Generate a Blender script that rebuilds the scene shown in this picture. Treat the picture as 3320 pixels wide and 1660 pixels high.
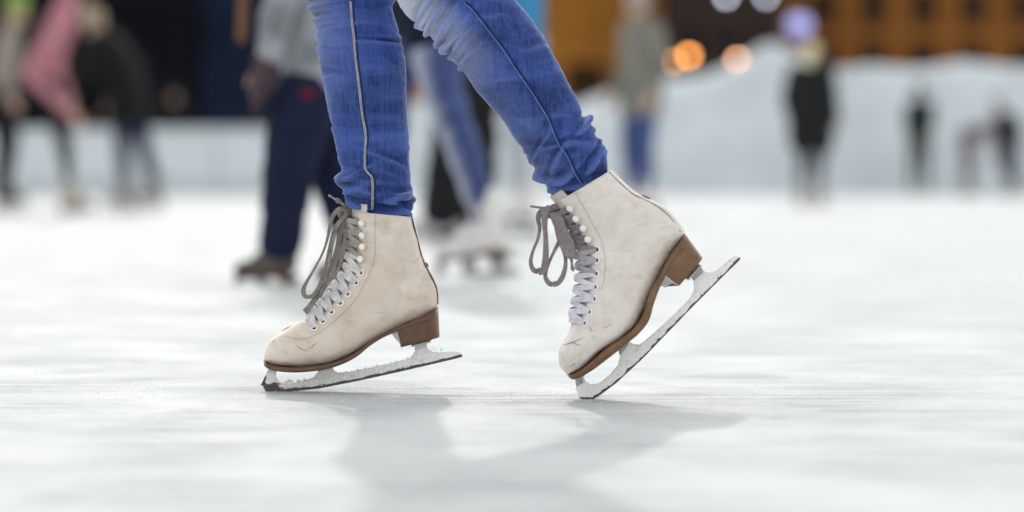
import bpy, bmesh, math, random
import numpy as np
from mathutils import Vector, Matrix, noise as mnoise
from mathutils.geometry import tessellate_polygon

for o in list(bpy.data.objects): bpy.data.objects.remove(o)
scene = bpy.context.scene
COL = scene.collection
rng = random.Random(7)

# ------------------------------------------------------------------ camera
FPX, W0, H0, HOR = 7839.0, 3320.0, 1660.0, 568.0      # focal length and horizon in photograph pixels
CAM_H, CAM_D = 0.32, 3.573
PITCH = math.atan((H0/2 - HOR)/FPX)
cam = bpy.data.cameras.new('camera')
cam.sensor_width, cam.lens = 36.0, FPX/W0*36.0
cam.clip_start, cam.clip_end = 0.05, 2000
cam.dof.use_dof = True
cam.dof.focus_distance = 3.52
cam.dof.aperture_fstop = 1.85
camo = bpy.data.objects.new('camera', cam); COL.objects.link(camo)
camo.location = (0, -CAM_D, CAM_H)
camo.rotation_euler = (math.pi/2 - PITCH, 0, 0)
scene.camera = camo

# ------------------------------------------------------------------ sky and main light
SUN_TRAVEL = Vector((0.18, -1.40, -1.0)).normalized()
world = bpy.data.worlds.new('World'); scene.world = world; world.use_nodes = True
wn = world.node_tree; wn.nodes.clear()
sky = wn.nodes.new('ShaderNodeTexSky'); sky.sky_type = 'NISHITA'; sky.sun_disc = False
sky.sun_elevation = math.asin(-SUN_TRAVEL.z); sky.sun_rotation = math.atan2(-SUN_TRAVEL.x, -SUN_TRAVEL.y)
sky.dust_density = 1.0; sky.air_density = 2.0
hs = wn.nodes.new('ShaderNodeHueSaturation'); hs.inputs['Saturation'].default_value = 0.10
bg = wn.nodes.new('ShaderNodeBackground'); bg.inputs['Strength'].default_value = 0.15
wo = wn.nodes.new('ShaderNodeOutputWorld')
wn.links.new(sky.outputs[0], hs.inputs['Color']); wn.links.new(hs.outputs[0], bg.inputs[0]); wn.links.new(bg.outputs[0], wo.inputs[0])
sun = bpy.data.lights.new('sun', 'SUN'); sun.energy = 0.8; sun.angle = math.radians(1.6); sun.color = (1.0, 0.965, 0.92)
suno = bpy.data.objects.new('sun', sun); COL.objects.link(suno)
suno.rotation_euler = SUN_TRAVEL.to_track_quat('-Z', 'Y').to_euler(); suno.location = (-1, 8, 8)
scene.view_settings.view_transform = 'Standard'; scene.view_settings.look = 'None'
scene.view_settings.exposure = 0.74; scene.view_settings.gamma = 1.0
scene.render.engine = 'CYCLES'
scene.cycles.use_denoising = True
scene.cycles.max_bounces = 8; scene.cycles.sample_clamp_indirect = 8

# ------------------------------------------------------------------ helpers
MR = Matrix.Rotation(math.pi/2 - PITCH, 3, 'X')
CAMV = Vector((0, -CAM_D, CAM_H))
def ray(px, py):
    return MR @ Vector(((px - W0/2)/FPX, -(py - H0/2)/FPX, -1.0))
def P(px, py, Y):
    d = ray(px, py); return CAMV + d*((Y + CAM_D)/d.y)
def ground(px, py, z=0.0):
    d = ray(px, py); return CAMV + d*((z - CAM_H)/d.z)
def zoomer(x0, y0, sc):
    return lambda x, y, Y: P(x0 + x/sc, y0 + y/sc, Y)

def empty(name, loc, label=None, cat=None, group=None, kind=None):
    o = bpy.data.objects.new(name, None); COL.objects.link(o); o.location = loc
    o.empty_display_size = 0.05
    tag(o, label, cat, group, kind); return o
def tag(o, label=None, cat=None, group=None, kind=None):
    if label: o['label'] = label
    if cat: o['category'] = cat
    if group: o['group'] = group
    if kind: o['kind'] = kind
    return o
def wloc(o):
    v = Vector(o.location)
    while o.parent: o = o.parent; v += Vector(o.location)
    return v
def obj(name, verts, faces, mat, parent=None, smooth=True):
    """verts are in world space; the mesh is stored relative to its parent"""
    off = wloc(parent) if parent else Vector((0, 0, 0))
    me = bpy.data.meshes.new(name)
    me.from_pydata([tuple(Vector(v) - off) for v in verts], [], [tuple(f) for f in faces])
    if smooth: me.polygons.foreach_set('use_smooth', [True]*len(me.polygons))
    if mat: me.materials.append(mat)
    me.update()
    o = bpy.data.objects.new(name, me); COL.objects.link(o)
    if parent: o.parent = parent
    return o
def fix_normals(o):
    bm = bmesh.new(); bm.from_mesh(o.data); bmesh.ops.recalc_face_normals(bm, faces=bm.faces[:]); bm.to_mesh(o.data); bm.free(); return o
def bevel(o, w, seg=2, ang=40):
    m = o.modifiers.new('bevel', 'BEVEL'); m.width = w; m.segments = seg; m.limit_method = 'ANGLE'; m.angle_limit = math.radians(ang); return o
def box(c, s, rz=0.0):
    cx, cy, cz = c; a, b, h = s[0]/2, s[1]/2, s[2]/2; ca, sa = math.cos(rz), math.sin(rz)
    vs = []
    for z in (-h, h):
        for x, y in ((-a, -b), (a, -b), (a, b), (-a, b)):
            vs.append(Vector((cx + x*ca - y*sa, cy + x*sa + y*ca, cz + z)))
    return vs, [(3, 2, 1, 0), (4, 5, 6, 7), (0, 1, 5, 4), (1, 2, 6, 5), (2, 3, 7, 6), (3, 0, 4, 7)]
def merge(parts):
    V, F = [], []
    for v, f in parts:
        n = len(V); V += list(v); F += [tuple(i + n for i in q) for q in f]
    return V, F
def catmull(pts, n, closed=False):
    pts = [Vector(p) for p in pts]; m = len(pts); out = []
    segs = m if closed else m - 1
    for k in range(n):
        s = k/(n if closed else n - 1)*segs; i = min(int(s), segs - 1); f = s - i
        if closed: p0, p1, p2, p3 = pts[(i-1) % m], pts[i], pts[(i+1) % m], pts[(i+2) % m]
        else: p0, p1, p2, p3 = pts[max(i-1, 0)], pts[i], pts[i+1], pts[min(i+2, m-1)]
        out.append(0.5*((2*p1) + (p2-p0)*f + (2*p0-5*p1+4*p2-p3)*f*f + (3*p1-p0-3*p2+p3)*f**3))
    return out
def resample(pts, n):
    pts = [Vector(p) for p in pts]; L = [0.0]
    for a, b in zip(pts, pts[1:]): L.append(L[-1] + (b-a).length)
    out = []; j = 0
    for k in range(n):
        s = L[-1]*k/(n-1)
        while j < len(pts)-2 and L[j+1] < s: j += 1
        f = (s - L[j])/max(L[j+1]-L[j], 1e-9); out.append(pts[j].lerp(pts[j+1], min(max(f, 0), 1)))
    return out
def ribbon(path, normals, half_w, half_t, nseg=10, taper=True):
    """a flat soft strap swept along a path; half_w/half_t are numbers or functions of 0..1"""
    n = len(path); V, F = [], []
    for i, p in enumerate(path):
        t = (path[min(i+1, n-1)] - path[max(i-1, 0)]).normalized()
        nn = normals[i] - t*normals[i].dot(t)
        if nn.length < 1e-6: nn = Vector((0, -1, 0)) - t*t.y*-1
        nn.normalize(); b = t.cross(nn).normalized()
        f = i/(n-1); w = half_w(f) if callable(half_w) else half_w; h = half_t(f) if callable(half_t) else half_t
        for k in range(nseg):
            a = 2*math.pi*k/nseg
            cx = math.copysign(abs(math.cos(a))**0.6, math.cos(a)); sx = math.copysign(abs(math.sin(a))**0.8, math.sin(a))
            V.append(p + b*(w*cx) + nn*(h*sx))
    for i in range(n-1):
        for k in range(nseg):
            k2 = (k+1) % nseg
            F.append((i*nseg+k, i*nseg+k2, (i+1)*nseg+k2, (i+1)*nseg+k))
    F.append(tuple(range(nseg))[::-1]); F.append(tuple((n-1)*nseg+k for k in range(nseg)))
    return V, F
def tube(path, r, nseg=8):
    return ribbon(path, [Vector((0.13, -1, 0.21))]*len(path), r, r, nseg)
def lathe(prof, center, nseg=20, axis=Vector((0, 0, 1))):
    q = Vector((0, 0, 1)).rotation_difference(axis); V, F = [], []
    for r, h in prof:
        for k in range(nseg):
            a = 2*math.pi*k/nseg; V.append(Vector(center) + q @ Vector((r*math.cos(a), r*math.sin(a), h)))
    for i in range(len(prof)-1):
        for k in range(nseg):
            k2 = (k+1) % nseg; F.append((i*nseg+k, i*nseg+k2, (i+1)*nseg+k2, (i+1)*nseg+k))
    F.append(tuple(range(nseg))[::-1]); F.append(tuple((len(prof)-1)*nseg+k for k in range(nseg)))
    return V, F
def extrude_poly(pts, vec):
    """flat outline (world points) given thickness vec, centred on the outline's plane"""
    n = len(pts); v = Vector(vec)
    V = [Vector(p) - v/2 for p in pts] + [Vector(p) + v/2 for p in pts]
    F = []
    for tri in tessellate_polygon([[Vector(p) for p in pts]]):
        F.append(tuple(tri)); F.append(tuple(i + n for i in tri[::-1]))
    for i in range(n):
        j = (i+1) % n; F.append((i, j, j+n, i+n))
    return V, F
def capsule(p0, r0, p1, r1, seg=14, cap=4):
    p0, p1 = Vector(p0), Vector(p1); d = p1 - p0; L = max(d.length, 1e-5); ax = d/L
    prof = [(r0*math.sin(math.pi/2*i/cap)+1e-5, -r0*math.cos(math.pi/2*i/cap)) for i in range(cap)] + [(r0, 0)]
    prof += [(r1, L)] + [(r1*math.cos(math.pi/2*i/cap)+1e-5, L + r1*math.sin(math.pi/2*i/cap)) for i in range(1, cap+1)]
    return lathe(prof, p0, seg, ax)
WORK = bpy.data.scenes.new('work')
def fused(name, caps, voxel, mat, parent, smooth_it=4, nz=0.0, nscale=8.0):
    """capsules fused into one continuous skin"""
    V, F = merge([capsule(*c) for c in caps])
    o = obj(name, V, F, mat, parent)
    me0 = o.data; w = bpy.data.objects.new('w', me0); WORK.collection.objects.link(w)       # fuse in a small scene of its own, so it stays quick
    m = w.modifiers.new('r', 'REMESH'); m.mode = 'VOXEL'; m.voxel_size = voxel
    s = w.modifiers.new('s', 'SMOOTH'); s.iterations = smooth_it; s.factor = 0.5
    vl = WORK.view_layers[0]; vl.update()
    me = bpy.data.meshes.new_from_object(w.evaluated_get(vl.depsgraph))
    bpy.data.objects.remove(w); o.data = me; bpy.data.meshes.remove(me0); me.name = name
    if nz:
        cs = [(v.co.copy(), v.normal.copy()) for v in me.vertices]; out = []
        for c_, n_ in cs: out += list(c_ + n_*nz*mnoise.noise(Vector((c_.x*nscale, c_.y*nscale, c_.z*nscale*1.8))))
        me.vertices.foreach_set('co', out); me.update()
    me.polygons.foreach_set('use_smooth', [True]*len(me.polygons))
    if not me.materials: me.materials.append(mat)
    return o

# ------------------------------------------------------------------ materials
def new_mat(name):
    m = bpy.data.materials.new(name); m.use_nodes = True; nt = m.node_tree
    return m, nt, nt.nodes['Principled BSDF']
def nd(nt, kind, **kw):
    n = nt.nodes.new(kind)
    for k, v in kw.items():
        if k in n.inputs.keys(): n.inputs[k].default_value = v
        else: setattr(n, k, v)
    return n
def coords(nt, scale=(1, 1, 1), rot=(0, 0, 0)):
    tc = nt.nodes.new('ShaderNodeTexCoord'); mp = nt.nodes.new('ShaderNodeMapping')
    mp.inputs['Scale'].default_value = scale; mp.inputs['Rotation'].default_value = rot
    nt.links.new(tc.outputs['Object'], mp.inputs['Vector']); return mp.outputs[0]
def noise(nt, vec, scale, detail=4, rough=0.55, dist=0.0):
    n = nd(nt, 'ShaderNodeTexNoise', Scale=scale, Detail=detail, Roughness=rough, Distortion=dist); nt.links.new(vec, n.inputs['Vector']); return n.outputs['Fac']
def ramp(nt, fac, stops):
    r = nt.nodes.new('ShaderNodeValToRGB'); els = r.color_ramp.elements
    while len(els) < len(stops): els.new(0.5)
    for e, (p, c) in zip(els, stops): e.position = p; e.color = (*c, 1) if not isinstance(c, (int, float)) else (c, c, c, 1)
    nt.links.new(fac, r.inputs[0]); return r.outputs[0]
def mix(nt, fac, a, b, mode='MIX'):
    m = nt.nodes.new('ShaderNodeMix'); m.data_type = 'RGBA'; m.blend_type = mode
    for s, v in ((0, fac), (6, a), (7, b)):
        if isinstance(v, bpy.types.NodeSocket): nt.links.new(v, m.inputs[s])
        elif s == 0: m.inputs[0].default_value = v
        else: m.inputs[s].default_value = (*v, 1)
    return m.outputs[2]
def math_n(nt, op, a, b):
    m = nt.nodes.new('ShaderNodeMath'); m.operation = op
    for i, v in enumerate((a, b)):
        if isinstance(v, bpy.types.NodeSocket): nt.links.new(v, m.inputs[i])
        else: m.inputs[i].default_value = v
    return m.outputs[0]
def bump(nt, b, h, strength=0.3, dist=0.001, prev=None):
    n = nd(nt, 'ShaderNodeBump', Strength=strength, Distance=dist); nt.links.new(h, n.inputs['Height'])
    if prev: nt.links.new(prev, n.inputs['Normal'])
    nt.links.new(n.outputs[0], b.inputs['Normal']); return n.outputs[0]
def simple(name, col, rough=0.6, var=0.25, scale=6.0, spec=0.3, bmp=0.0, bscale=60, metallic=0.0, bdist=0.002):
    m, nt, b = new_mat(name); v = coords(nt)
    f = noise(nt, v, scale); lo = tuple(c*(1-var) for c in col); hi = tuple(min(c*(1+var), 0.9) for c in col)
    nt.links.new(ramp(nt, f, [(0.3, lo), (0.7, hi)]), b.inputs['Base Color'])
    b.inputs['Roughness'].default_value = rough; b.inputs['Specular IOR Level'].default_value = spec; b.inputs['Metallic'].default_value = metallic
    if bmp: bump(nt, b, noise(nt, v, bscale, 5), bmp, bdist)
    return m
def glow(name, col, strength):
    m, nt, b = new_mat(name); b.inputs['Base Color'].default_value = (0.8, 0.8, 0.8, 1)
    b.inputs['Emission Color'].default_value = (*col, 1); b.inputs['Emission Strength'].default_value = strength; return m

def leather_mat(name, base, warm, toe_stain=0.5):
    m, nt, b = new_mat(name); v = coords(nt)
    big = noise(nt, v, 7, 6, 0.62, 0.5); mid = noise(nt, v, 30, 6, 0.65)
    c = mix(nt, ramp(nt, big, [(0.35, 0.0), (0.68, 1.0)]), base, warm)
    c = mix(nt, ramp(nt, mid, [(0.50, 0.0), (0.72, 0.5)]), c, (0.47, 0.38, 0.30))
    # orange-brown rubs
    v2 = coords(nt, (1, 1, 2.2), (0, 0.5, 0)); rb = noise(nt, v2, 26, 3, 0.5, 0.3)
    c = mix(nt, ramp(nt, rb, [(0.58, 0.0), (0.80, 0.5)]), c, (0.58, 0.33, 0.15))
    # dark scuffs drawn out along the foot
    v3 = coords(nt, (14, 20, 90), (0, 0.55, 0)); sc = noise(nt, v3, 1.6, 6, 0.7, 1.2)
    c = mix(nt, ramp(nt, sc, [(0.61, 0.0), (0.70, toe_stain)]), c, (0.20, 0.15, 0.11))
    v4 = coords(nt, (60, 20, 12), (0, -0.6, 0)); sd = noise(nt, v4, 1.7, 6, 0.7, 1.0)
    c = mix(nt, ramp(nt, sd, [(0.64, 0.0), (0.72, toe_stain*0.6)]), c, (0.26, 0.22, 0.19))
    nt.links.new(c, b.inputs['Base Color'])
    r = ramp(nt, mid, [(0.3, 0.34), (0.75, 0.6)]); nt.links.new(r, b.inputs['Roughness'])
    b.inputs['Specular IOR Level'].default_value = 0.45
    n1 = bump(nt, b, noise(nt, v, 22, 4), 0.35, 0.0025)
    n2 = bump(nt, b, noise(nt, v, 420, 3), 0.12, 0.0006, n1)
    bump(nt, b, sc, 0.1, 0.001, n2)
    return m
M = {}
M['leather_a'] = leather_mat('worn_cream_leather', (0.76, 0.695, 0.615), (0.585, 0.475, 0.38), 0.28)
M['leather_b'] = leather_mat('worn_white_leather', (0.78, 0.745, 0.70), (0.635, 0.57, 0.51), 0.26)
M['edge'] = simple('brown_edge_piping', (0.10, 0.062, 0.04), 0.5, 0.4, 60)
def stacked_mat(name, col):
    m, nt, b = new_mat(name); v = coords(nt); f = noise(nt, v, 55, 5)
    st = noise(nt, coords(nt, (6, 6, 260)), 1.0, 3)
    c = ramp(nt, f, [(0.3, tuple(x*0.75 for x in col)), (0.7, tuple(x*1.2 for x in col))])
    c = mix(nt, ramp(nt, st, [(0.6, 0.0), (0.66, 0.35)]), c, tuple(x*0.45 for x in col))
    nt.links.new(c, b.inputs['Base Color']); b.inputs['Roughness'].default_value = 0.36; b.inputs['Specular IOR Level'].default_value = 0.35
    bump(nt, b, st, 0.12, 0.001); return m
M['sole_a'] = stacked_mat('brown_stacked_leather', (0.125, 0.068, 0.042))
M['sole_b'] = stacked_mat('tan_brown_stacked_leather', (0.165, 0.088, 0.042))
M['breast'] = simple('grey_painted_heel_breast', (0.62, 0.62, 0.60), 0.35, 0.12, 40, 0.5)
def blade_mat(name, frost):
    m, nt, b = new_mat(name); v = coords(nt)
    f = noise(nt, v, 45, 6, 0.7, 0.5); g = noise(nt, v, 260, 5, 0.7)
    # bare dark steel shows along the ground edge (vertex mask) and in chipped spots
    at = nt.nodes.new('ShaderNodeAttribute'); at.attribute_name = 'edge'
    e = math_n(nt, 'ADD', at.outputs['Fac'], math_n(nt, 'MULTIPLY', math_n(nt, 'SUBTRACT', f, 0.5), 1.3))
    snow = ramp(nt, g, [(0.25, (0.68, 0.665, 0.65)), (0.5, (0.80, 0.79, 0.78)), (0.75, (0.86, 0.86, 0.86))])
    dirt = ramp(nt, noise(nt, v, 70, 5, 0.7), [(0.55, 0.0), (0.72, 0.7)])
    c = mix(nt, dirt, snow, (0.36, 0.30, 0.24))
    k = ramp(nt, e, [(0.42, 0.0), (0.52, 1.0)])
    c = mix(nt, k, c, (0.075, 0.06, 0.055)); nt.links.new(c, b.inputs['Base Color'])
    mt = math_n(nt, 'MULTIPLY', k, 0.35); nt.links.new(mt, b.inputs['Metallic'])
    rr = ramp(nt, k, [(0.0, 0.65), (1.0, 0.38)]); nt.links.new(rr, b.inputs['Roughness'])
    n1 = bump(nt, b, g, 0.4*frost, 0.002); bump(nt, b, f, 0.35*frost, 0.004, n1)
    return m
M['blade_a'] = blade_mat('frosted_steel_blade', 1.0)
M['blade_b'] = blade_mat('dull_whitened_blade', 0.45)
M['steel'] = simple('grey_steel', (0.34, 0.35, 0.34), 0.4, 0.2, 60, 0.5, metallic=0.3)
M['eyelet'] = simple('white_enamel', (0.82, 0.82, 0.80), 0.22, 0.05, 40, 0.6)
M['hole'] = simple('dark_eyelet_hole', (0.03, 0.022, 0.03), 0.9, 0.1)
def lace_mat(name, col, var):
    m, nt, b = new_mat(name); v = coords(nt)
    f = noise(nt, v, 90, 5, 0.65); w = noise(nt, v, 900, 2)
    lo = tuple(c*(1-var) for c in col); hi = tuple(min(c*(1+var*0.7), 0.88) for c in col)
    nt.links.new(ramp(nt, f, [(0.3, lo), (0.68, hi)]), b.inputs['Base Color'])
    b.inputs['Roughness'].default_value = 0.9; b.inputs['Specular IOR Level'].default_value = 0.1
    b.inputs['Sheen Weight'].default_value = 0.2
    bump(nt, b, w, 0.5, 0.0006); return m
M['lace_white'] = lace_mat('off_white_lace', (0.62, 0.60, 0.60), 0.3)
M['lace_grey'] = lace_mat('grimy_grey_lace', (0.22, 0.20, 0.18), 0.42)
M['lace_lilac'] = lace_mat('lilac_white_lace', (0.66, 0.63, 0.70), 0.22)
M['lace_mauve'] = lace_mat('mauve_grey_lace', (0.235, 0.205, 0.215), 0.28)
M['lace_mid'] = lace_mat('dirty_lilac_lace', (0.40, 0.37, 0.41), 0.3)
M['lace_dirty'] = lace_mat('dirty_beige_lace', (0.36, 0.33, 0.295), 0.42)
M['tongue'] = simple('cream_tongue_leather', (0.56, 0.52, 0.47), 0.6, 0.3, 30, 0.3, 0.2, 60)
M['stitch_dark'] = simple('brown_thread', (0.17, 0.12, 0.09), 0.8, 0.3, 100)
M['scuff'] = simple('brown_scuff', (0.36, 0.26, 0.18), 0.7, 0.4, 80)
M['stitch_light'] = simple('pale_thread', (0.62, 0.58, 0.55), 0.8, 0.2, 100)
M['ink'] = simple('black_ink', (0.02, 0.018, 0.03), 0.5, 0.2)
def denim_mat(name, dark, mid, lite):
    m, nt, b = new_mat(name); v = coords(nt)
    f = noise(nt, v, 9, 4, 0.55, 0.3)
    st = noise(nt, coords(nt, (260, 260, 14)), 1.0, 4, 0.7)       # lengthwise warp streaks
    wv = noise(nt, coords(nt, (700, 700, 420)), 1.0, 2, 0.6)
    c = mix(nt, ramp(nt, f, [(0.34, 0.0), (0.60, 1.0)]), dark, mid)
    c = mix(nt, ramp(nt, st, [(0.35, 0.0), (0.72, 0.5)]), c, lite)
    wk = noise(nt, coords(nt, (7, 7, 34), (0, 0.12, 0)), 1.0, 2, 0.5, 0.8)      # crosswise whisker wear
    c = mix(nt, ramp(nt, wk, [(0.52, 0.0), (0.72, 0.45)]), c, lite)
    c = mix(nt, ramp(nt, wk, [(0.28, 0.6), (0.44, 0.0)]), c, tuple(x*0.7 for x in dark))
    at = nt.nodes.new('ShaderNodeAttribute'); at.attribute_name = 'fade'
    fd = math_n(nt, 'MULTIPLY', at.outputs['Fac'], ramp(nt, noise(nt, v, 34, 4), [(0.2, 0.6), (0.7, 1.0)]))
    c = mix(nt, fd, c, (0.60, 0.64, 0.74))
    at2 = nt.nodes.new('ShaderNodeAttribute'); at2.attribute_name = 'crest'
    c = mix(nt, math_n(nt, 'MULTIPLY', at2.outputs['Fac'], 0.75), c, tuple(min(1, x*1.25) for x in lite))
    c = mix(nt, ramp(nt, wv, [(0.35, 0.25), (0.6, 0.0)]), c, tuple(x*0.5 for x in dark))
    nt.links.new(c, b.inputs['Base Color']); b.inputs['Roughness'].default_value = 0.85; b.inputs['Specular IOR Level'].default_value = 0.15
    b.inputs['Sheen Weight'].default_value = 0.45; b.inputs['Sheen Roughness'].default_value = 0.35; b.inputs['Sheen Tint'].default_value = (0.75, 0.82, 1.0, 1)
    n1 = bump(nt, b, wv, 0.35, 0.0008); bump(nt, b, noise(nt, v, 40, 3, 0.5), 0.2, 0.003, n1)
    return m
M['denim'] = denim_mat('blue_denim', (0.008, 0.018, 0.092), (0.037, 0.076, 0.315), (0.105, 0.175, 0.48))
M['denim_dark'] = simple('dark_denim_seam', (0.012, 0.022, 0.10), 0.9, 0.3, 60)

def ice_mat():
    m, nt, b = new_mat('skated_ice'); v = coords(nt)
    big = noise(nt, v, 0.9, 5, 0.6, 0.5); mid = noise(nt, v, 5.5, 6, 0.65, 0.6)
    fine = noise(nt, v, 70, 6, 0.7); gr = noise(nt, v, 330, 3, 0.7)
    c = ramp(nt, big, [(0.3, (0.62, 0.645, 0.64)), (0.65, (0.67, 0.69, 0.685))])
    c = mix(nt, ramp(nt, mid, [(0.35, 0.0), (0.62, 0.55)]), (0.69, 0.735, 0.735), c) if False else mix(nt, ramp(nt, mid, [(0.36, 0.5), (0.58, 0.0)]), c, (0.56, 0.585, 0.585))
    # grey scored lines left by blades
    lines = None
    for k, (rot, sx, sy, sca) in enumerate(((0.06, 0.5, 16, 1.0), (-0.12, 0.35, 11, 1.6), (0.5, 0.4, 14, 1.3), (-0.75, 0.4, 13, 1.2), (1.2, 0.5, 15, 1.1))):
        w = noise(nt, coords(nt, (sx, sy, 1), (0, 0, rot)), sca, 4, 0.6, 0.6)
        d = math_n(nt, 'ABSOLUTE', math_n(nt, 'SUBTRACT', w, 0.5), 0)
        l = ramp(nt, d, [(0.0, 1.0), (0.018, 0.0)])
        lines = l if lines is None else math_n(nt, 'MAXIMUM', lines, l)
    lm = math_n(nt, 'MULTIPLY', lines, ramp(nt, noise(nt, v, 3.0, 3), [(0.38, 0.0), (0.6, 0.85)]))
    c = mix(nt, lm, c, (0.42, 0.44, 0.445))
    c = mix(nt, ramp(nt, fine, [(0.58, 0.0), (0.74, 0.5)]), c, (0.44, 0.46, 0.46))
    nt.links.new(c, b.inputs['Base Color'])
    nt.links.new(ramp(nt, mid, [(0.35, 0.45), (0.6, 0.75)]), b.inputs['Roughness'])
    b.inputs['Specular IOR Level'].default_value = 0.10
    n1 = bump(nt, b, gr, 0.45, 0.0022); n2 = bump(nt, b, fine, 0.5, 0.006, n1)
    n3 = bump(nt, b, mid, 0.5, 0.02, n2); bump(nt, b, math_n(nt, 'SUBTRACT', 1.0, lm), 0.5, 0.004, n3)
    return m
M['ice'] = ice_mat()
M['crumb'] = simple('ice_shavings', (0.86, 0.88, 0.88), 0.25, 0.05, 50, 0.6)
M['snow'] = simple('packed_snow', (0.575, 0.625, 0.655), 0.8, 0.10, 1.2, 0.2, 0.6, 3, bdist=0.15)
M['paving'] = simple('grey_paving', (0.16, 0.15, 0.15), 0.8, 0.3, 0.4)

# ------------------------------------------------------------------ ground
def sheet(name, x0, x1, y0, y1, z, nx, ny, mat, warp=0.0):
    V, F = [], []
    for j in range(ny+1):
        for i in range(nx+1):
            V.append(Vector((x0 + (x1-x0)*i/nx, y0 + (y1-y0)*j/ny, z)))
    for j in range(ny):
        for i in range(nx):
            a = j*(nx+1)+i; F.append((a, a+1, a+nx+2, a+nx+1))
    return obj(name, V, F, mat)
tag(sheet('ice', -45, 45, -14, 46, 0.0, 8, 8, M['ice']), 'white scored skating ice of the rink', kind='structure')
tag(sheet('square_pavement', -700, 700, -500, 900, -0.06, 4, 4, M['paving']), 'dark paving of the square around the rink', kind='structure')

# ice crumbs and shavings thrown up on the ice round the skates
V, F = [], []
ico = [(0, 0, 1), (0.9, 0, 0), (0, 0.9, 0), (-0.9, 0, 0), (0, -0.9, 0), (0, 0, -0.4)]
icf = [(0, 1, 2), (0, 2, 3), (0, 3, 4), (0, 4, 1), (5, 2, 1), (5, 3, 2), (5, 4, 3), (5, 1, 4)]
toeA, toeB = P(885, 1270, 0.0), P(1890, 1295, -0.123)
for k in range(3600):
    if k < 1500:
        c = toeA if rng.random() < 0.55 else toeB
        x, y = c.x + rng.gauss(0, 0.16), c.y + rng.gauss(0.02, 0.06)
    elif k < 2600:
        x = rng.uniform(-0.9, 0.9); y = rng.choice([-0.16, 0.02, 0.09, 0.25, -0.3]) + 0.07*x*rng.choice([1, 1, -1]) + rng.gauss(0, 0.012)
    else:
        x, y = rng.uniform(-1.2, 1.2), rng.uniform(-0.7, 1.6)
    r = 0.0004 + 0.0012*rng.random()**4
    n = len(V)
    a = rng.random()*6.28; ca, sa = math.cos(a), math.sin(a); sx = rng.uniform(0.6, 1.8)
    for (p, q, s) in ico:
        p, q = p*sx*rng.uniform(.7, 1.2), q*rng.uniform(.7, 1.2)
        V.append(Vector((x + r*(p*ca-q*sa), y + r*(p*sa+q*ca), 0.0004 + r*s*0.8)))
    F += [tuple(i+n for i in f) for f in icf]
tag(obj('ice_shavings', V, F, M['crumb'], smooth=False), 'fine ice shavings scattered on the ice around the skates', 'ice shavings', kind='stuff')

# ------------------------------------------------------------------ lofted shapes
class Loft:
    """rings between a front and a back outline point, with half width and squareness of the back half"""
    def __init__(s, pairs, nsub=7):
        F = catmull([p[0] for p in pairs], nsub*(len(pairs)-1)+1); B = catmull([p[1] for p in pairs], nsub*(len(pairs)-1)+1)
        Wd = catmull([Vector((p[2], p[3], p[4] if len(p) > 4 else 2.0)) for p in pairs], nsub*(len(pairs)-1)+1)
        s.F, s.B, s.W, s.n = F, B, Wd, len(F); s.disp = None
    def ring(s, t):
        x = min(max(t, 0), 1)*(s.n-1); i = min(int(x), s.n-2); f = x-i
        return s.F[i].lerp(s.F[i+1], f), s.B[i].lerp(s.B[i+1], f), s.W[i].lerp(s.W[i+1], f)
    def base(s, t, th):
        F, B, w = s.ring(t); c = (F+B)/2; e = (F-B)/2
        co, si = math.cos(th), math.sin(th)
        nb = w.y if co < 0 else w.z
        C = math.copysign(abs(co)**(2/nb), co); S = math.copysign(abs(si)**(2/nb), si)
        return c + e*C + Vector((0, -1, 0))*(w.x*S)
    def normal(s, t, th):
        a = s.base(min(t+.004, 1), th) - s.base(max(t-.004, 0), th); b = s.base(t, th+.02) - s.base(t, th-.02)
        n = a.cross(b)
        if n.length < 1e-12: return Vector((0, -1, 0))
        n.normalize()
        F, B, w = s.ring(t); p = s.base(t, th)
        if n.dot(p - (F+B)/2) < 0: n = -n
        return n
    def surf(s, t, th, off=0.0):
        p = s.base(t, th)
        d = off + (s.disp(t, th) if s.disp else 0.0)
        return p + s.normal(t, th)*d if d else p
    def cache(s, nt=150, nth=70):
        s.g = [(i/(nt-1), math.pi*j/(nth-1)) for i in range(nt) for j in range(nth)]
        s.gp = np.array([list(project(s.base(*q))) for q in s.g])
    def locate(s, px, py):
        if not hasattr(s, 'gp'): s.cache()
        k = int(((s.gp[:, 0]-px)**2 + (s.gp[:, 1]-py)**2).argmin()); return s.g[k]
def project(p):
    d = MR.transposed() @ (Vector(p) - CAMV); return Vector((W0/2 + FPX*d.x/-d.z, H0/2 - FPX*d.y/-d.z))
def loft_faces(nt, nth, wrap):
    F = []
    for i in range(nt-1):
        for k in range(nth if wrap else nth-1):
            k2 = (k+1) % nth; F.append((i*nth+k, i*nth+k2, (i+1)*nth+k2, (i+1)*nth+k))
    return F

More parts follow.
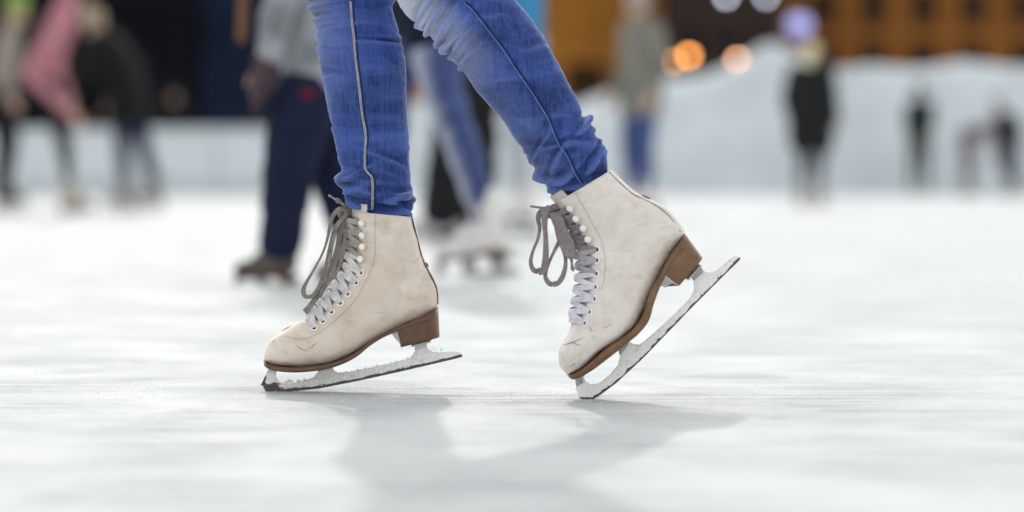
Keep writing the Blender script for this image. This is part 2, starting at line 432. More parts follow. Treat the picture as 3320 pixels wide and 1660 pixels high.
# ------------------------------------------------------------------ the two figure skates
def build_skate(S):
    Z, Y0, px_of = S['zoom'], S['Y'], S['px']
    root = empty('figure_skate', S['root'], S['label'], 'ice skate')
    Zp = lambda q: Z(q[0], q[1], Y0)
    L = Loft([(Zp(f), Zp(b), w, nb, nf) for f, b, w, nb, nf in S['pairs']])
    t0 = S['t_throat']
    hooks = [L.locate(*px_of(*q)) for q in S['hooks']]
    eyes = [L.locate(*px_of(*q)) for q in S['eyelets']]
    rows = sorted(hooks + eyes)                                   # from the toe up
    tt = [r[0] for r in rows]; th_e = [r[1] for r in rows]
    def flap(t):                                                  # half opening of the throat
        if t <= t0: return 0.0
        v = float(np.interp(t, [t0] + tt + [1.0], [0.0] + [max(a - S['flap_gap'], 0.25) for a in th_e] + [th_e[-1]-S['flap_gap']]))
        return v
    # upper
    nt, nth = 130, 90; V = []
    for i in range(nt):
        t = i/(nt-1); a = flap(t)
        for k in range(nth):
            th = a + (2*math.pi - 2*a)*k/(nth-1)
            wob = 0.0011*mnoise.noise(Vector((t*16, math.sin(th)*2.2, math.cos(th)*2.2+S['seed']))) + 0.0006*mnoise.noise(Vector((t*45, math.sin(th)*6, S['seed'])))
            V.append(L.surf(t, th, wob + (0.0012 if t > t0 else 0.0012*max(0, (t-t0+.05)/.05))))
    n0 = len(V); F = loft_faces(nt, nth, False)
    up = obj('boot_upper', V, F, S['leather'], root); fix_normals(up)
    bm = bmesh.new(); bm.from_mesh(up.data); bmesh.ops.remove_doubles(bm, verts=bm.verts[:], dist=1e-5); bm.to_mesh(up.data); bm.free()
    up.data.polygons.foreach_set('use_smooth', [True]*len(up.data.polygons))
    m = up.modifiers.new('thick', 'SOLIDIFY'); m.thickness = 0.0028; m.offset = -1
    # tongue
    V = []; nt, nth = 60, 24
    for i in range(nt):
        t = t0 - 0.01 + (1 - t0 + 0.01)*i/(nt-1); a = flap(max(t, t0+.02)) + 0.30
        for k in range(nth):
            th = -a + 2*a*k/(nth-1)
            V.append(L.surf(t, th, -0.0042 + 0.0012*mnoise.noise(Vector((t*30, th*2, 3+S['seed'])))))
    Fr, Br, _ = L.ring(1.0); upv = (L.F[-1] - L.F[-6]).normalized()
    for k in range(nth): V.append(V[(nt-1)*nth+k] + upv*0.012 + (Fr-Br).normalized()*0.002)
    to = obj('tongue', V, loft_faces(nt+1, nth, False), M['tongue'], root); fix_normals(to)
    m = to.modifiers.new('thick', 'SOLIDIFY'); m.thickness = 0.003
    # top edge binding and back seam
    ring = [L.surf(1.0, flap(1.0) + (2*math.pi-2*flap(1.0))*k/60, 0.0006) for k in range(61)]
    obj('top_binding', *tube(ring, 0.0011), S['bind'], root)
    tb = S['t_back']
    V = []; nt, nth = 50, 9
    for i in range(nt):
        t = tb + (1-tb)*i/(nt-1)
        for k in range(nth):
            th = math.pi + S['strap_w']*(k/(nth-1)*2-1)
            V.append(L.surf(t, th, 0.0026 if 0 < k < nth-1 else 0.0008))
    bs = obj('back_strap', V, loft_faces(nt, nth, False), S['leather'], root); fix_normals(bs)
    sd = [L.surf(tb + (1-tb)*i/50, math.pi - S['strap_w'] - 0.02, 0.0016) for i in range(51)]
    obj('back_seam', *tube(sd, S['seam_r']), M['edge'], root)
    # logo mark on the back strap
    k0, k1 = S['mark']
    pts = [L.surf(k0 + (k1-k0)*i/16, math.pi - 0.10 + 0.05*math.sin(i*1.5), 0.0034) for i in range(17)]
    obj('printed_mark', *tube(pts, 0.0009, 6), M['ink'], root)
    # eyelets and hooks, both sides
    side_pts = []
    for j, (t, th) in enumerate(rows):
        is_hook = (t, th) in hooks
        for sgn in (1, -1):
            p = L.surf(t, sgn*th, 0.0016); n = L.normal(t, sgn*th)
            if is_hook:
                o = obj('lace_hook', *lathe([(0.0022, -0.001), (0.0022, 0.0034), (0.0046, 0.0040), (0.0052, 0.0050), (0.0048, 0.0062), (0.0030, 0.0070), (0.0008, 0.0072)], p, 16, n), M['eyelet'], root)
                obj('hook_plate', *lathe([(0.0060, -0.0005), (0.0060, 0.0006), (0.0052, 0.0010)], p, 16, n), S['leather'], o)
            else:
                o = obj('eyelet', *lathe([(0.0058, -0.0008), (0.0058, 0.0008), (0.0050, 0.0015), (0.0036, 0.0014), (0.0030, 0.0004)], p, 18, n), M['eyelet'], root)
                obj('eyelet_hole', *lathe([(0.0031, 0.0002), (0.0031, 0.0009)], p, 14, n), M['hole'], o)
    # lacing: each crossing runs from one side's hole to the next hole of the other side
    for j in range(len(rows)-1):
        (ta, tha), (tb2, thb) = rows[j], rows[j+1]
        hooked = rows[j+1] in hooks
        for sgn in (1, -1):
            path, nor = [], []
            for i in range(25):
                f = i/24; t = ta + (tb2-ta)*(f*0.9 + 0.05 if 0 < i < 24 else f); th = sgn*(tha + (-thb - tha)*f)
                lift = 0.0018 + 0.0048*math.sin(math.pi*f)**0.6 + (0.0022 if (sgn > 0) == (j % 2 == 0) else 0.0)*math.exp(-((f-.5)/.22)**2)
                jit = 0.0007*mnoise.noise(Vector((j*3.1+sgn, f*4, S['seed'])))
                path.append(L.surf(t, th, lift + jit)); nor.append(L.normal(t, th))
            w = lambda f: 0.0030 + 0.0016*math.sin(math.pi*f)**0.5
            obj('lace', *ribbon(path, nor, w, lambda f: 0.00125, 10), S['lace_row'](j), root)
    # one straight crossing at the lowest pair of holes
    ta, tha = rows[0]
    path = [L.surf(ta - 0.006*math.sin(math.pi*i/20), tha*(1-2*i/20), 0.0018 + 0.0035*math.sin(math.pi*i/20)**.6) for i in range(21)]
    obj('lace', *ribbon(path, [L.normal(ta, tha*(1-2*i/20)) for i in range(21)], 0.0042, 0.0013), S['lace_row'](0), root)
    # knot and hanging bow
    for nm, pts, hw, dY0, dY1, mt in S['bow']:
        q = catmull([Vector((p[0], p[1], 0)) for p in pts], 60)
        path = [Z(v.x, v.y, Y0 + dY0 + (dY1-dY0)*i/59 + 0.004*mnoise.noise(Vector((i*.09, len(pts), S['seed'])))) for i, v in enumerate(q)]
        nor = []
        for i in range(60):
            a = 0.5 + 0.9*math.sin(i*0.11 + len(pts)); nor.append(Vector((-math.sin(a)*0.8, -1, 0.25)))
        w = hw if callable(hw) else (lambda f, h=hw: h*(0.85+0.25*math.sin(f*9)))
        obj(nm, *ribbon(path, nor, w, 0.0011, 10), mt, root)
    kc = Z(*S['knot'], Y0 - 0.002)
    V, F = [], []
    for (a, b2, c, r) in ((0, 0, 0, 0.008), (0.006, -0.004, 0.004, 0.0065), (-0.005, -0.004, -0.003, 0.0062), (0.003, 0.003, -0.006, 0.006)):
        v, f = capsule(kc + Vector((a-.004, b2, c)), r, kc + Vector((a+.006, b2, c+.003)), r*.85); V, F = merge([(V, F), (v, f)])
    kn = obj('lace_knot', V, F, S['lace_row'](20), root)
    m = kn.modifiers.new('r', 'REMESH'); m.mode = 'VOXEL'; m.voxel_size = 0.0012; kn.modifiers.new('s', 'SMOOTH').iterations = 3; m.use_smooth_shade = True
    # stitch line
    st = resample([L.surf(*L.locate(*px_of(*q)), 0.0022) for q in S['stitch']], S['n_stitch']*2)
    V, F = [], []
    for i in range(0, len(st)-1, 2):
        d = st[i+1]-st[i]; v, f = capsule(st[i], 0.00035, st[i]+d*0.6, 0.00035, 6, 2); V, F = merge([(V, F), (v, f)])
    tag(obj('stitching', V, F, M['stitch_dark'], root), kind='stuff')
    # scored creases on the toe
    for pts in S['creases']:
        q = resample([L.surf(*L.locate(*px_of(*p)), 0.0013) for p in pts], 14)
        obj('crease', *ribbon(q, [Vector((0, -1, .2))]*14, lambda f: 0.0005*math.sin(math.pi*f)+.0001, 0.00025, 6), M['scuff'], root)
    # sole: layered edge following the underside
    top = catmull([Zp(p) for p in S['sole_top']], 90); bot = catmull([Zp(p) for p in S['sole_bot']], 90)
    wd = np.interp(np.linspace(0, 1, 90), *S['sole_w'])
    V, F = [], []; m_ = 8
    for i in range(90):
        w = float(wd[i]); c = top[i]; b = bot[i]; mid = c.lerp(b, 0.25)
        for yy, pt in ((-w+.0015, c), (-w, mid), (-w, c.lerp(b, .8)), (-w+.003, b), (w-.003, b), (w, c.lerp(b, .8)), (w, mid), (w-.0015, c)):
            V.append(pt + Vector((0, yy if w > .004 else yy*0.3, 0)))
    F = loft_faces(90, m_, True) + [tuple(range(m_)), tuple(89*m_+k for k in range(m_))]
    fix_normals(obj('sole', V, F, S['sole'], root))
    # heel block: a stack of lifts with a slanted pale front face
    A0, A1, B1, B0 = [Zp(q) for q in S['heel']]                # near front top, near front bottom, back bottom, back top
    far_top, far_bot = Zp(S['breast_far'][0]), Zp(S['breast_far'][1])
    def outline(ft, bk, far, hw, n=20):
        pts = []
        fx = bk - ft
        for i in range(n+1):                                   # near front -> round the back -> far front
            a = math.pi*i/n
            # straight sides, round back
            u = math.sin(a)**0.55; y = -hw*math.copysign(abs(math.cos(a))**0.75, math.cos(a))
            f0 = ft if y < 0 else far
            pts.append(f0.lerp(bk, u) + Vector((0, y, 0)))
        return pts
    V, F = [], []; nl = 7
    o0 = outline(A0, B0, far_top, S['heel_w'][0]); o1 = outline(A1, B1, far_bot, S['heel_w'][1]); n = len(o0)
    for l in range(nl):
        f = l/(nl-1)
        for k in range(n): V.append(o0[k].lerp(o1[k], f))
    for l in range(nl-1):
        for k in range(n-1): F.append((l*n+k, l*n+k+1, (l+1)*n+k+1, (l+1)*n+k))
    F.append(tuple(range(n))[::-1]); F.append(tuple((nl-1)*n+k for k in range(n)))
    he = obj('heel', V, F, S['sole'], root); fix_normals(he)
    e0, e1 = o0[0], o0[-1]; f0, f1 = o1[0], o1[-1]; V = []
    for l in range(7):
        for k in range(7):
            a = k/6; p = e0.lerp(f0, l/6).lerp(e1.lerp(f1, l/6), a)
            bk = (B0 - A0).normalized(); V.append(p + bk*(0.004*math.sin(math.pi*a)) - bk*0.0012)
    br = obj('heel_breast', V, loft_faces(7, 7, False), M['breast'], he); m = br.modifiers.new('t', 'SOLIDIFY'); m.thickness = 0.001; m.offset = 0
    # blade
    pts = [Zp(q) for q in S['blade']]
    V, F = extrude_poly(pts, (0, S['blade_t'], 0))
    bl = obj('blade', V, F, S['blade_mat'], root, smooth=False); fix_normals(bl)
    bm = bmesh.new(); bm.from_mesh(bl.data)
    for _ in range(3):
        bmesh.ops.subdivide_edges(bm, edges=[e for e in bm.edges if e.calc_length() > 0.009], cuts=1)
        bmesh.ops.triangulate(bm, faces=[f for f in bm.faces if len(f.verts) > 4])
    bm.to_mesh(bl.data); bm.free()
    lowline = [Zp(q) for q in S['runner']]; rl = wloc(root)
    at = bl.data.attributes.new('edge', 'FLOAT', 'POINT')
    rx = [p.x for p in lowline]; rz = [p.z for p in lowline]; picks = Zp(S['blade'][1])
    ca = 1/math.sqrt(1 + ((rz[-1]-rz[0])/(rx[-1]-rx[0]))**2)
    for i, v in enumerate(bl.data.vertices):
        w = v.co + rl; h = (w.z - float(np.interp(w.x, rx, rz)))*ca
        e = 1.0 - h/S['bare'] if w.x > rx[0] else S['pick'](w.x - rx[0], w.z)
        at.data[i].value = max(0.0, min(1.0, e))
    bevel(bl, 0.0007, 2, 50)
    # mounting plates and stanchion feet
    for a, b in S['plates']:
        A, B = Zp(a), Zp(b); d = (B-A); nrm = Vector((-d.z, 0, d.x)).normalized()
        quad = [A + Vector((0, -0.026, 0)), B + Vector((0, -0.026, 0)), B + Vector((0, 0.026, 0)), A + Vector((0, 0.026, 0))]
        V = [q - nrm*0.0005 for q in quad] + [q + nrm*0.0022 for q in quad]
        bevel(obj('mounting_plate', V, [(3, 2, 1, 0), (4, 5, 6, 7), (0, 1, 5, 4), (1, 2, 6, 5), (2, 3, 7, 6), (3, 0, 4, 7)], M['steel'], root, False), 0.0006)
    for q in S['stanchions']:
        pts = [Zp(p) for p in q]; bevel(fix_normals(obj('stanchion', *extrude_poly(pts, (0, 0.0085, 0)), S['stan_mat'], root, False)), 0.0015)
    # snow caked on the runner
    if S['caked']:
        V, F = [], []
        for k in range(S['caked']):
            f = rng.random(); x = float(np.interp(f, [0, 1], [rx[0]+.004, rx[-1]-.03])); z0 = float(np.interp(x, rx, rz))
            hmax = 0.012 + 0.009*math.exp(-((x - S['cake_x'])/.02)**2)
            h = 0.004 + rng.random()*hmax; r = rng.uniform(0.0008, 0.0026)
            c = Vector((x, Y0 + rng.choice((-1, -1, 1))*S['blade_t']*0.5, z0+h))
            nn = len(V)
            for (p, q2, s2) in ico: V.append(c + Vector((p*rng.uniform(.7, 1.8), q2*.8, s2*rng.uniform(.6, 1.2)))*r)
            F += [tuple(i+nn for i in f2) for f2 in icf]
        tag(obj('caked_snow', V, F, M['crumb'], root), 'snow caked along the blade', kind='stuff')
    return root, L

zA = zoomer(800, 600, 1360/760); pxA = lambda x, y: (800 + x/(1360/760), 600 + y/(1360/760))
zB = zoomer(1650, 540, 1.61); pxB = lambda x, y: (1650 + x/1.61, 540 + y/1.61)
YA, YB = 0.0, -0.123
SA = dict(zoom=zA, px=pxA, Y=YA, root=P(885, 1270, YA), seed=1.0, leather=M['leather_a'], sole=M['sole_a'], bind=M['leather_a'],
    label='cream leather figure skate with caked snow on its blade, toe pick lowered to the ice',
    pairs=[((108, 992), (107, 1012), .006, 2.4, 2.0), ((111, 965), (112, 1022), .019, 2.6, 2.2), ((121, 928), (133, 1034), .028, 2.8, 2.3),
      ((146, 888), (175, 1043), .036, 3.0, 2.3), ((203, 850), (240, 1048), .042, 3.2, 2.2), ((272, 812), (330, 1046), .046, 3.2, 2.1),
      ((352, 762), (450, 1032), .047, 3.2, 2.0), ((417, 712), (560, 1002), .045, 3.2, 2.0), ((468, 655), (655, 954), .042, 3.1, 2.0),
      ((517, 594), (740, 896), .039, 3.0, 2.0), ((560, 540), (830, 848), .037, 2.8, 2.0), ((588, 486), (930, 800), .036, 2.6, 2.0),
      ((602, 432), (1030, 762), .035, 2.4, 2.0), ((606, 390), (1096, 716), .034, 2.3, 2.0), ((604, 350), (1108, 655), .034, 2.2, 2.0),
      ((601, 310), (1101, 600), .034, 2.2, 2.0), ((599, 275), (1078, 545), .035, 2.2, 2.0), ((597, 240), (1042, 478), .037, 2.2, 2.0),
      ((595, 212), (1014, 412), .039, 2.2, 2.0), ((597, 188), (992, 322), .040, 2.2, 2.0), ((600, 170), (972, 242), .0435, 2.2, 2.0),
      ((604, 152), (957, 187), .0455, 2.2, 2.0)],
    t_throat=0.245, t_back=0.64, strap_w=0.22, seam_r=0.0012, flap_gap=0.20, mark=(0.81, 0.825),
    hooks=[(680, 218), (680, 287), (683, 357), (674, 432)],
    eyelets=[(663, 508), (637, 568), (592, 632), (548, 686), (497, 738), (449, 788), (392, 833)],
    lace_row=lambda j: M['lace_white'] if j < 7 else (M['lace_dirty'] if j < 15 else M['lace_grey']),
    stitch=[(748, 172), (749, 300), (746, 400), (735, 460), (710, 530), (650, 640), (590, 715), (500, 800), (420, 860), (340, 893), (290, 897), (225, 882)], n_stitch=95,
    creases=[[(285, 925), (310, 945), (340, 965), (358, 972)], [(345, 955), (370, 940), (400, 925), (415, 918)], [(200, 850), (235, 835), (262, 815)], [(205, 1030), (225, 1026), (248, 1028)], [(150, 920), (158, 910), (165, 900)]],
    knot=(588, 160),
    bow=[('lace_bow', [(592, 160), (545, 137), (508, 168), (484, 225), (468, 310), (440, 395), (392, 485), (350, 558), (329, 605), (335, 640), (357, 652)], .0032, -.012, -.03, M['lace_grey']),
         ('lace_bow', [(357, 652), (388, 638), (422, 588), (448, 505), (468, 420), (492, 320), (522, 235), (578, 168)], .0036, -.03, -.012, M['lace_grey']),
         ('lace_bow', [(582, 162), (548, 250), (533, 340), (512, 430), (495, 500), (452, 588), (402, 655), (362, 708), (337, 738)], lambda f: .0036+.0022*f, -.014, -.028, M['lace_grey']),
         ('lace_bow', [(588, 165), (572, 290), (556, 415), (522, 505), (470, 570), (440, 612), (425, 650)], .0034, -.016, -.03, M['lace_grey']),
         ('lace_bow', [(580, 165), (520, 250), (500, 330), (485, 430), (462, 510), (452, 560)], .0030, -.02, -.024, M['lace_grey']),
         ('lace_end', [(588, 150), (575, 128), (548, 103), (520, 86)], .0036, -.010, -.012, M['lace_grey']),
         ('lace_tip', [(522, 88), (500, 74), (478, 60)], .0016, -.012, -.013, M['lace_dirty'])],
    sole_top=[(104, 1006), (118, 1024), (180, 1040), (300, 1046), (450, 1031), (560, 1001), (650, 956), (720, 902), (800, 861), (880, 815), (960, 783), (1060, 746), (1108, 707)],
    sole_bot=[(104, 1026), (122, 1048), (180, 1066), (300, 1074), (450, 1060), (560, 1029), (650, 983), (720, 926), (800, 876), (880, 843), (960, 815), (1060, 780), (1112, 740)],
    sole_w=([0, .02, .05, .10, .18, .27, .40, .55, .68, .8, .90, .97, 1.0], [.004, .016, .028, .037, .044, .048, .047, .040, .035, .034, .034, .024, .006]),
    heel=[(878, 828), (905, 932), (1119, 880), (1111, 708)], breast_far=[(826, 850), (868, 906)], heel_w=(.034, .031),
    blade=[(135, 1060), (117, 1085), (104, 1115), (82, 1160), (98, 1166), (96, 1178), (106, 1182), (105, 1193), (116, 1194), (116, 1203), (145, 1200), (165, 1204), (200, 1199), (300, 1193), (420, 1180), (600, 1145), (750, 1113), (900, 1080), (1050, 1045), (1200, 1010),
      (1250, 997), (1250, 985), (1240, 971), (1215, 964), (1150, 966), (1090, 970), (1062, 962), (1047, 945), (1044, 900), (978, 915), (976, 962), (952, 998), (920, 1014), (750, 1052), (600, 1085), (530, 1091), (506, 1076), (494, 1045), (416, 1052), (412, 1085), (385, 1115), (350, 1131), (280, 1149), (220, 1153), (186, 1140), (168, 1110), (172, 1085), (182, 1060)],
    runner=[(200, 1199), (300, 1193), (420, 1180), (600, 1145), (750, 1113), (900, 1080), (1050, 1045), (1250, 997)], bare=0.0078, blade_t=0.005,
    blade_mat=M['blade_a'], stan_mat=M['breast'],
    plates=[((128, 1052), (200, 1068)), ((400, 1063), (520, 1040)), ((960, 932), (1070, 905))],
    stanchions=[[(420, 1058), (490, 1044), (496, 1070), (412, 1082)], [(976, 918), (1044, 902), (1046, 945), (974, 962)], [(130, 1056), (180, 1066), (172, 1090), (116, 1088)]],
    pick=lambda dx, z: .82 if (z < .011 and dx > -.026) or (dx < -.024 and z < .026) else .2,
    caked=520, cake_x=P(1385, 1145, 0).x)
SB = dict(zoom=zB, px=pxB, Y=YB, root=P(1890, 1295, YB), seed=5.0, leather=M['leather_b'], sole=M['sole_b'], bind=M['leather_b'],
    label='white leather figure skate balanced steeply on its toe pick, heel lifted high',
    pairs=[((302, 1078), (304, 1088), .006, 2.4, 2.0), ((282, 1062), (322, 1084), .019, 2.6, 2.2), ((266, 1035), (345, 1070), .028, 2.8, 2.3),
      ((259, 1000), (378, 1048), .036, 3.0, 2.3), ((267, 950), (420, 1012), .042, 3.2, 2.2), ((292, 900), (480, 958), .046, 3.2, 2.1),
      ((322, 845), (545, 912), .047, 3.2, 2.0), ((338, 790), (605, 870), .045, 3.2, 2.0), ((352, 735), (660, 815), .042, 3.1, 2.0),
      ((362, 680), (698, 745), .039, 3.0, 2.0), ((370, 625), (725, 670), .037, 2.8, 2.0), ((376, 570), (758, 600), .036, 2.6, 2.0),
      ((378, 520), (795, 530), .035, 2.4, 2.0), ((376, 475), (838, 455), .034, 2.3, 2.0), ((366, 430), (880, 400), .034, 2.2, 2.0),
      ((352, 392), (913, 348), .034, 2.2, 2.0), ((335, 355), (884, 294), .035, 2.2, 2.0), ((316, 318), (826, 232), .037, 2.2, 2.0),
      ((297, 284), (762, 193), .039, 2.2, 2.0), ((278, 254), (708, 168), .040, 2.2, 2.0), ((262, 230), (655, 140), .041, 2.2, 2.0),
      ((250, 212), (598, 92), .0435, 2.2, 2.0), ((238, 194), (528, 24), .0455, 2.2, 2.0)],
    t_throat=0.285, t_back=0.69, strap_w=0.42, seam_r=0.0005, flap_gap=0.20, mark=(0.845, 0.875),
    hooks=[(328, 208), (360, 265), (393, 312), (417, 373)],
    eyelets=[(457, 432), (463, 491), (460, 561), (450, 625), (443, 691), (422, 757), (394, 820)],
    lace_row=lambda j: M['lace_lilac'] if j < 4 else (M['lace_mid'] if j < 6 else M['lace_mauve']),
    stitch=[(345, 138), (400, 225), (450, 310), (478, 360), (490, 395), (502, 440), (503, 520), (497, 580), (486, 640)], n_stitch=60,
    creases=[[(283, 932), (320, 922), (360, 910), (395, 893)], [(330, 915), (355, 925), (378, 938)], [(420, 835), (432, 860), (440, 885)], [(488, 852), (510, 838), (532, 824)], [(445, 428), (480, 408), (512, 402)], [(327, 1038), (338, 1032), (348, 1026)]],
    knot=(226, 232),
    bow=[('lace_bow', [(225, 222), (170, 232), (152, 270), (160, 320), (150, 380), (126, 440), (114, 495), (126, 537), (152, 549)], .0036, -.012, -.02, M['lace_mauve']),
         ('lace_bow', [(152, 549), (182, 535), (192, 470), (192, 380), (186, 290), (192, 235), (214, 216)], .0058, -.024, -.016, M['lace_mauve']),
         ('lace_bow', [(230, 240), (252, 318), (266, 378), (236, 442), (204, 515), (190, 570), (206, 606), (228, 616)], .0036, -.012, -.028, M['lace_mauve']),
         ('lace_bow', [(228, 616), (262, 602), (288, 552), (296, 490), (284, 430), (262, 360), (242, 270)], .0044, -.03, -.018, M['lace_mauve']),
         ('lace_bow', [(236, 240), (258, 290), (288, 365), (314, 430), (326, 478)], lambda f: .0052+.0048*math.sin(math.pi*min(f*.75+.1, 1)), -.022, -.026, M['lace_mauve']),
         ('lace_end', [(324, 468), (328, 500), (333, 541)], .0030, -.026, -.027, M['lace_mauve']),
         ('lace_tip', [(226, 226), (196, 218), (160, 214), (110, 207)], lambda f: .0024-.0008*f, -.012, -.014, M['lace_mauve'])],
    sole_top=[(302, 1076), (330, 1078), (400, 1030), (500, 942), (590, 880), (640, 842), (690, 772), (716, 690), (742, 622), (772, 576), (802, 520), (842, 451), (880, 401), (916, 349)],
    sole_bot=[(306, 1092), (340, 1102), (420, 1060), (520, 984), (610, 912), (668, 864), (722, 796), (748, 712), (774, 642), (798, 590), (828, 540), (868, 476), (905, 425), (930, 370)],
    sole_w=([0, .02, .05, .10, .18, .27, .40, .55, .68, .8, .90, .97, 1.0], [.006, .018, .028, .037, .044, .048, .047, .040, .035, .034, .034, .024, .006]),
    heel=[(803, 556), (882, 616), (1010, 474), (921, 352)], breast_far=[(772, 612), (826, 632)], heel_w=(.034, .031),
    blade=[(345, 1098), (350, 1150), (356, 1185), (364, 1198), (366, 1212), (376, 1207), (382, 1215), (390, 1210), (397, 1218), (404, 1212), (412, 1219), (420, 1213), (430, 1218), (460, 1203), (500, 1175), (560, 1130), (700, 1000), (830, 865), (960, 730), (1100, 590), (1200, 492),
      (1210, 478), (1200, 468), (1175, 467), (1150, 480), (1120, 510), (1085, 540), (1040, 553), (1015, 545), (992, 508), (942, 562), (965, 600), (968, 640), (950, 680), (900, 735), (800, 830), (710, 910), (680, 930), (645, 925), (610, 896), (565, 942), (580, 990), (570, 1035), (530, 1085), (470, 1132), (430, 1138), (400, 1120), (383, 1076)],
    runner=[(430, 1218), (500, 1175), (560, 1130), (700, 1000), (830, 865), (960, 730), (1100, 590), (1210, 478)], bare=0.0042, blade_t=0.005,
    blade_mat=M['blade_b'], stan_mat=M['steel'],
    plates=[((338, 1100), (395, 1082)), ((556, 955), (630, 898)), ((930, 590), (1000, 515))],
    stanchions=[[(571, 944), (612, 904), (628, 925), (582, 985)], [(946, 566), (994, 512), (1018, 548), (964, 598)], [(346, 1100), (383, 1080), (388, 1128), (350, 1148)]],
    pick=lambda dx, z: .85 if z < .0035 else .12,
    caked=0, cake_x=0)
skateA, LA = build_skate(SA)
skateB, LB = build_skate(SB)

# ------------------------------------------------------------------ people
SKIN = simple('skin', (0.52, 0.33, 0.25), 0.55, 0.1, 10)
HAIRS = {}
def cloth(name, col, var=0.2):
    if name not in HAIRS: HAIRS[name] = simple(name, col, 0.85, var, 9, 0.15, 0.4, 30, bdist=0.01)
    return HAIRS[name]
def person(label, origin, yaw, H=1.72, jacket=None, trousers=None, hair=None, hat=None, boots=None, pose=None, lean=0.0, leg_r=1.0, flare=0.0,
           coat=0.0, skates=True, parts_only=None, group=None, root=None, scarf=None, coat_r=1.0, sleeve_r=1.0, gloves=None):
    k = H/1.75; lift = 0.075 if skates else 0.0; ya = math.radians(yaw)
    f, l, u = Vector((math.cos(ya), math.sin(ya), 0)), Vector((-math.sin(ya), math.cos(ya), 0)), Vector((0, 0, 1))
    o3 = Vector(origin)
    J = dict(hipL=(0, .09, .93), hipR=(0, -.09, .93), kneeL=(.04, .10, .50), kneeR=(.04, -.10, .50), ankL=(0, .11, .10), ankR=(0, -.11, .10),
             pelvis=(0, 0, .97), waist=(0, 0, 1.10), chest=(.01, 0, 1.32), neck=(.01, 0, 1.49), head=(.03, 0, 1.63),
             shL=(0, .18, 1.43), shR=(0, -.18, 1.43), elL=(-.04, .25, 1.14), elR=(-.04, -.25, 1.14), wrL=(.08, .26, .92), wrR=(.08, -.26, .92))
    if lean:
        c, s = math.cos(math.radians(lean)), math.sin(math.radians(lean))
        for n in ('waist', 'chest', 'neck', 'head', 'shL', 'shR', 'elL', 'elR', 'wrL', 'wrR'):
            a, b, h = J[n]; dz = h - .97; J[n] = (a*c + dz*s, b, .97 + dz*c - a*s)
    Wd = {}
    for n, q in J.items(): Wd[n] = o3 + (f*q[0] + l*q[1] + u*q[2])*k + u*lift
    foot = {}
    for n, q in (pose or {}).items():
        if n.startswith('foot'): foot[n[-1]] = Vector(q).normalized(); continue
        Wd[n] = Vector(q) if isinstance(q, Vector) else o3 + (f*q[0] + l*q[1] + u*q[2])*k + u*lift
    g = lambda n: Wd[n]; lr = min(1.0, leg_r)
    if root is None: root = empty('person', (o3.x, o3.y, 0), label, 'person', group)
    hd = g('head'); nk = g('neck'); hup = (hd - nk).normalized(); hf = (f - hup*f.dot(hup)).normalized()
    # body: one skin
    c = [(hd - hup*.045*k, .066*k, hd + hup*.035*k, .082*k), (hd + hf*.03*k - hup*.05*k, .05*k, hd + hf*.02*k + hup*.02*k, .07*k),
         (hd + hf*.088*k - hup*.005*k, .014*k, hd + hf*.104*k - hup*.03*k, .017*k), (hd + hf*.085*k - hup*.062*k, .02*k, hd + hf*.087*k - hup*.066*k, .02*k)]
    for sg in (1, -1): c.append((hd + l*sg*.078*k - hup*.03*k, .014*k, hd + l*sg*.084*k + hup*.015*k, .018*k))
    c += [(nk - hup*.03*k, .06*k, hd - hup*.05*k, .055*k), (g('pelvis'), .095*k, g('waist'), .085*k), (g('waist'), .085*k, g('chest'), .095*k), (g('chest'), .095*k, nk, .055*k)]
    for s in 'LR':
        c += [(g('chest') + u*.08*k, .07*k, g('sh'+s), .06*k), (g('sh'+s), .055*k, g('el'+s), .042*k), (g('el'+s), .042*k, g('wr'+s), .028*k),
              (g('pelvis'), .085*k, g('hip'+s), .08*k), (g('hip'+s), .080*k*lr, g('knee'+s), .056*k*lr), (g('knee'+s), .054*k*lr, g('ank'+s), .036*k*lr)]
        wd = (g('wr'+s) - g('el'+s)).normalized(); pl = wd.cross(f); pl = (pl if pl.length > .1 else l).normalized(); w = g('wr'+s)
        c.append((w + wd*.02*k, .028*k, w + wd*.07*k, .032*k))
        sd = wd.cross(pl).normalized()
        for q, (offs, ln) in enumerate(((-.026, .060), (-.009, .070), (.009, .066), (.026, .050))):
            b0 = w + wd*.085*k + sd*offs*k; b1 = b0 + wd*ln*.55*k + pl*.008*k; b2 = b1 + wd*ln*.4*k + pl*.022*k
            c += [(b0 - wd*.02*k, .0098*k, b1, .009*k), (b1, .009*k, b2, .0078*k)]
        c += [(w + wd*.03*k - sd*.024*k, .012*k, w + wd*.065*k - sd*.052*k + pl*.012*k, .010*k), (w + wd*.065*k - sd*.052*k + pl*.012*k, .010*k, w + wd*.095*k - sd*.056*k + pl*.02*k, .009*k)]
    fused('body', c, .0095*k, SKIN, root, 2)
    for sg in (1, -1):
        obj('eye', *capsule(hd + hf*.083*k + l*sg*.031*k + hup*.008*k, .009*k, hd + hf*.084*k + l*sg*.035*k + hup*.008*k, .009*k, 8, 3), M['ink'], root)
    obj('mouth', *capsule(hd + hf*.093*k + l*.02*k - hup*.052*k, .0045*k, hd + hf*.093*k - l*.02*k - hup*.052*k, .0045*k, 8, 2), simple('lips', (.36, .14, .12), .5, .1) if 'lips' not in bpy.data.materials else bpy.data.materials['lips'], root)
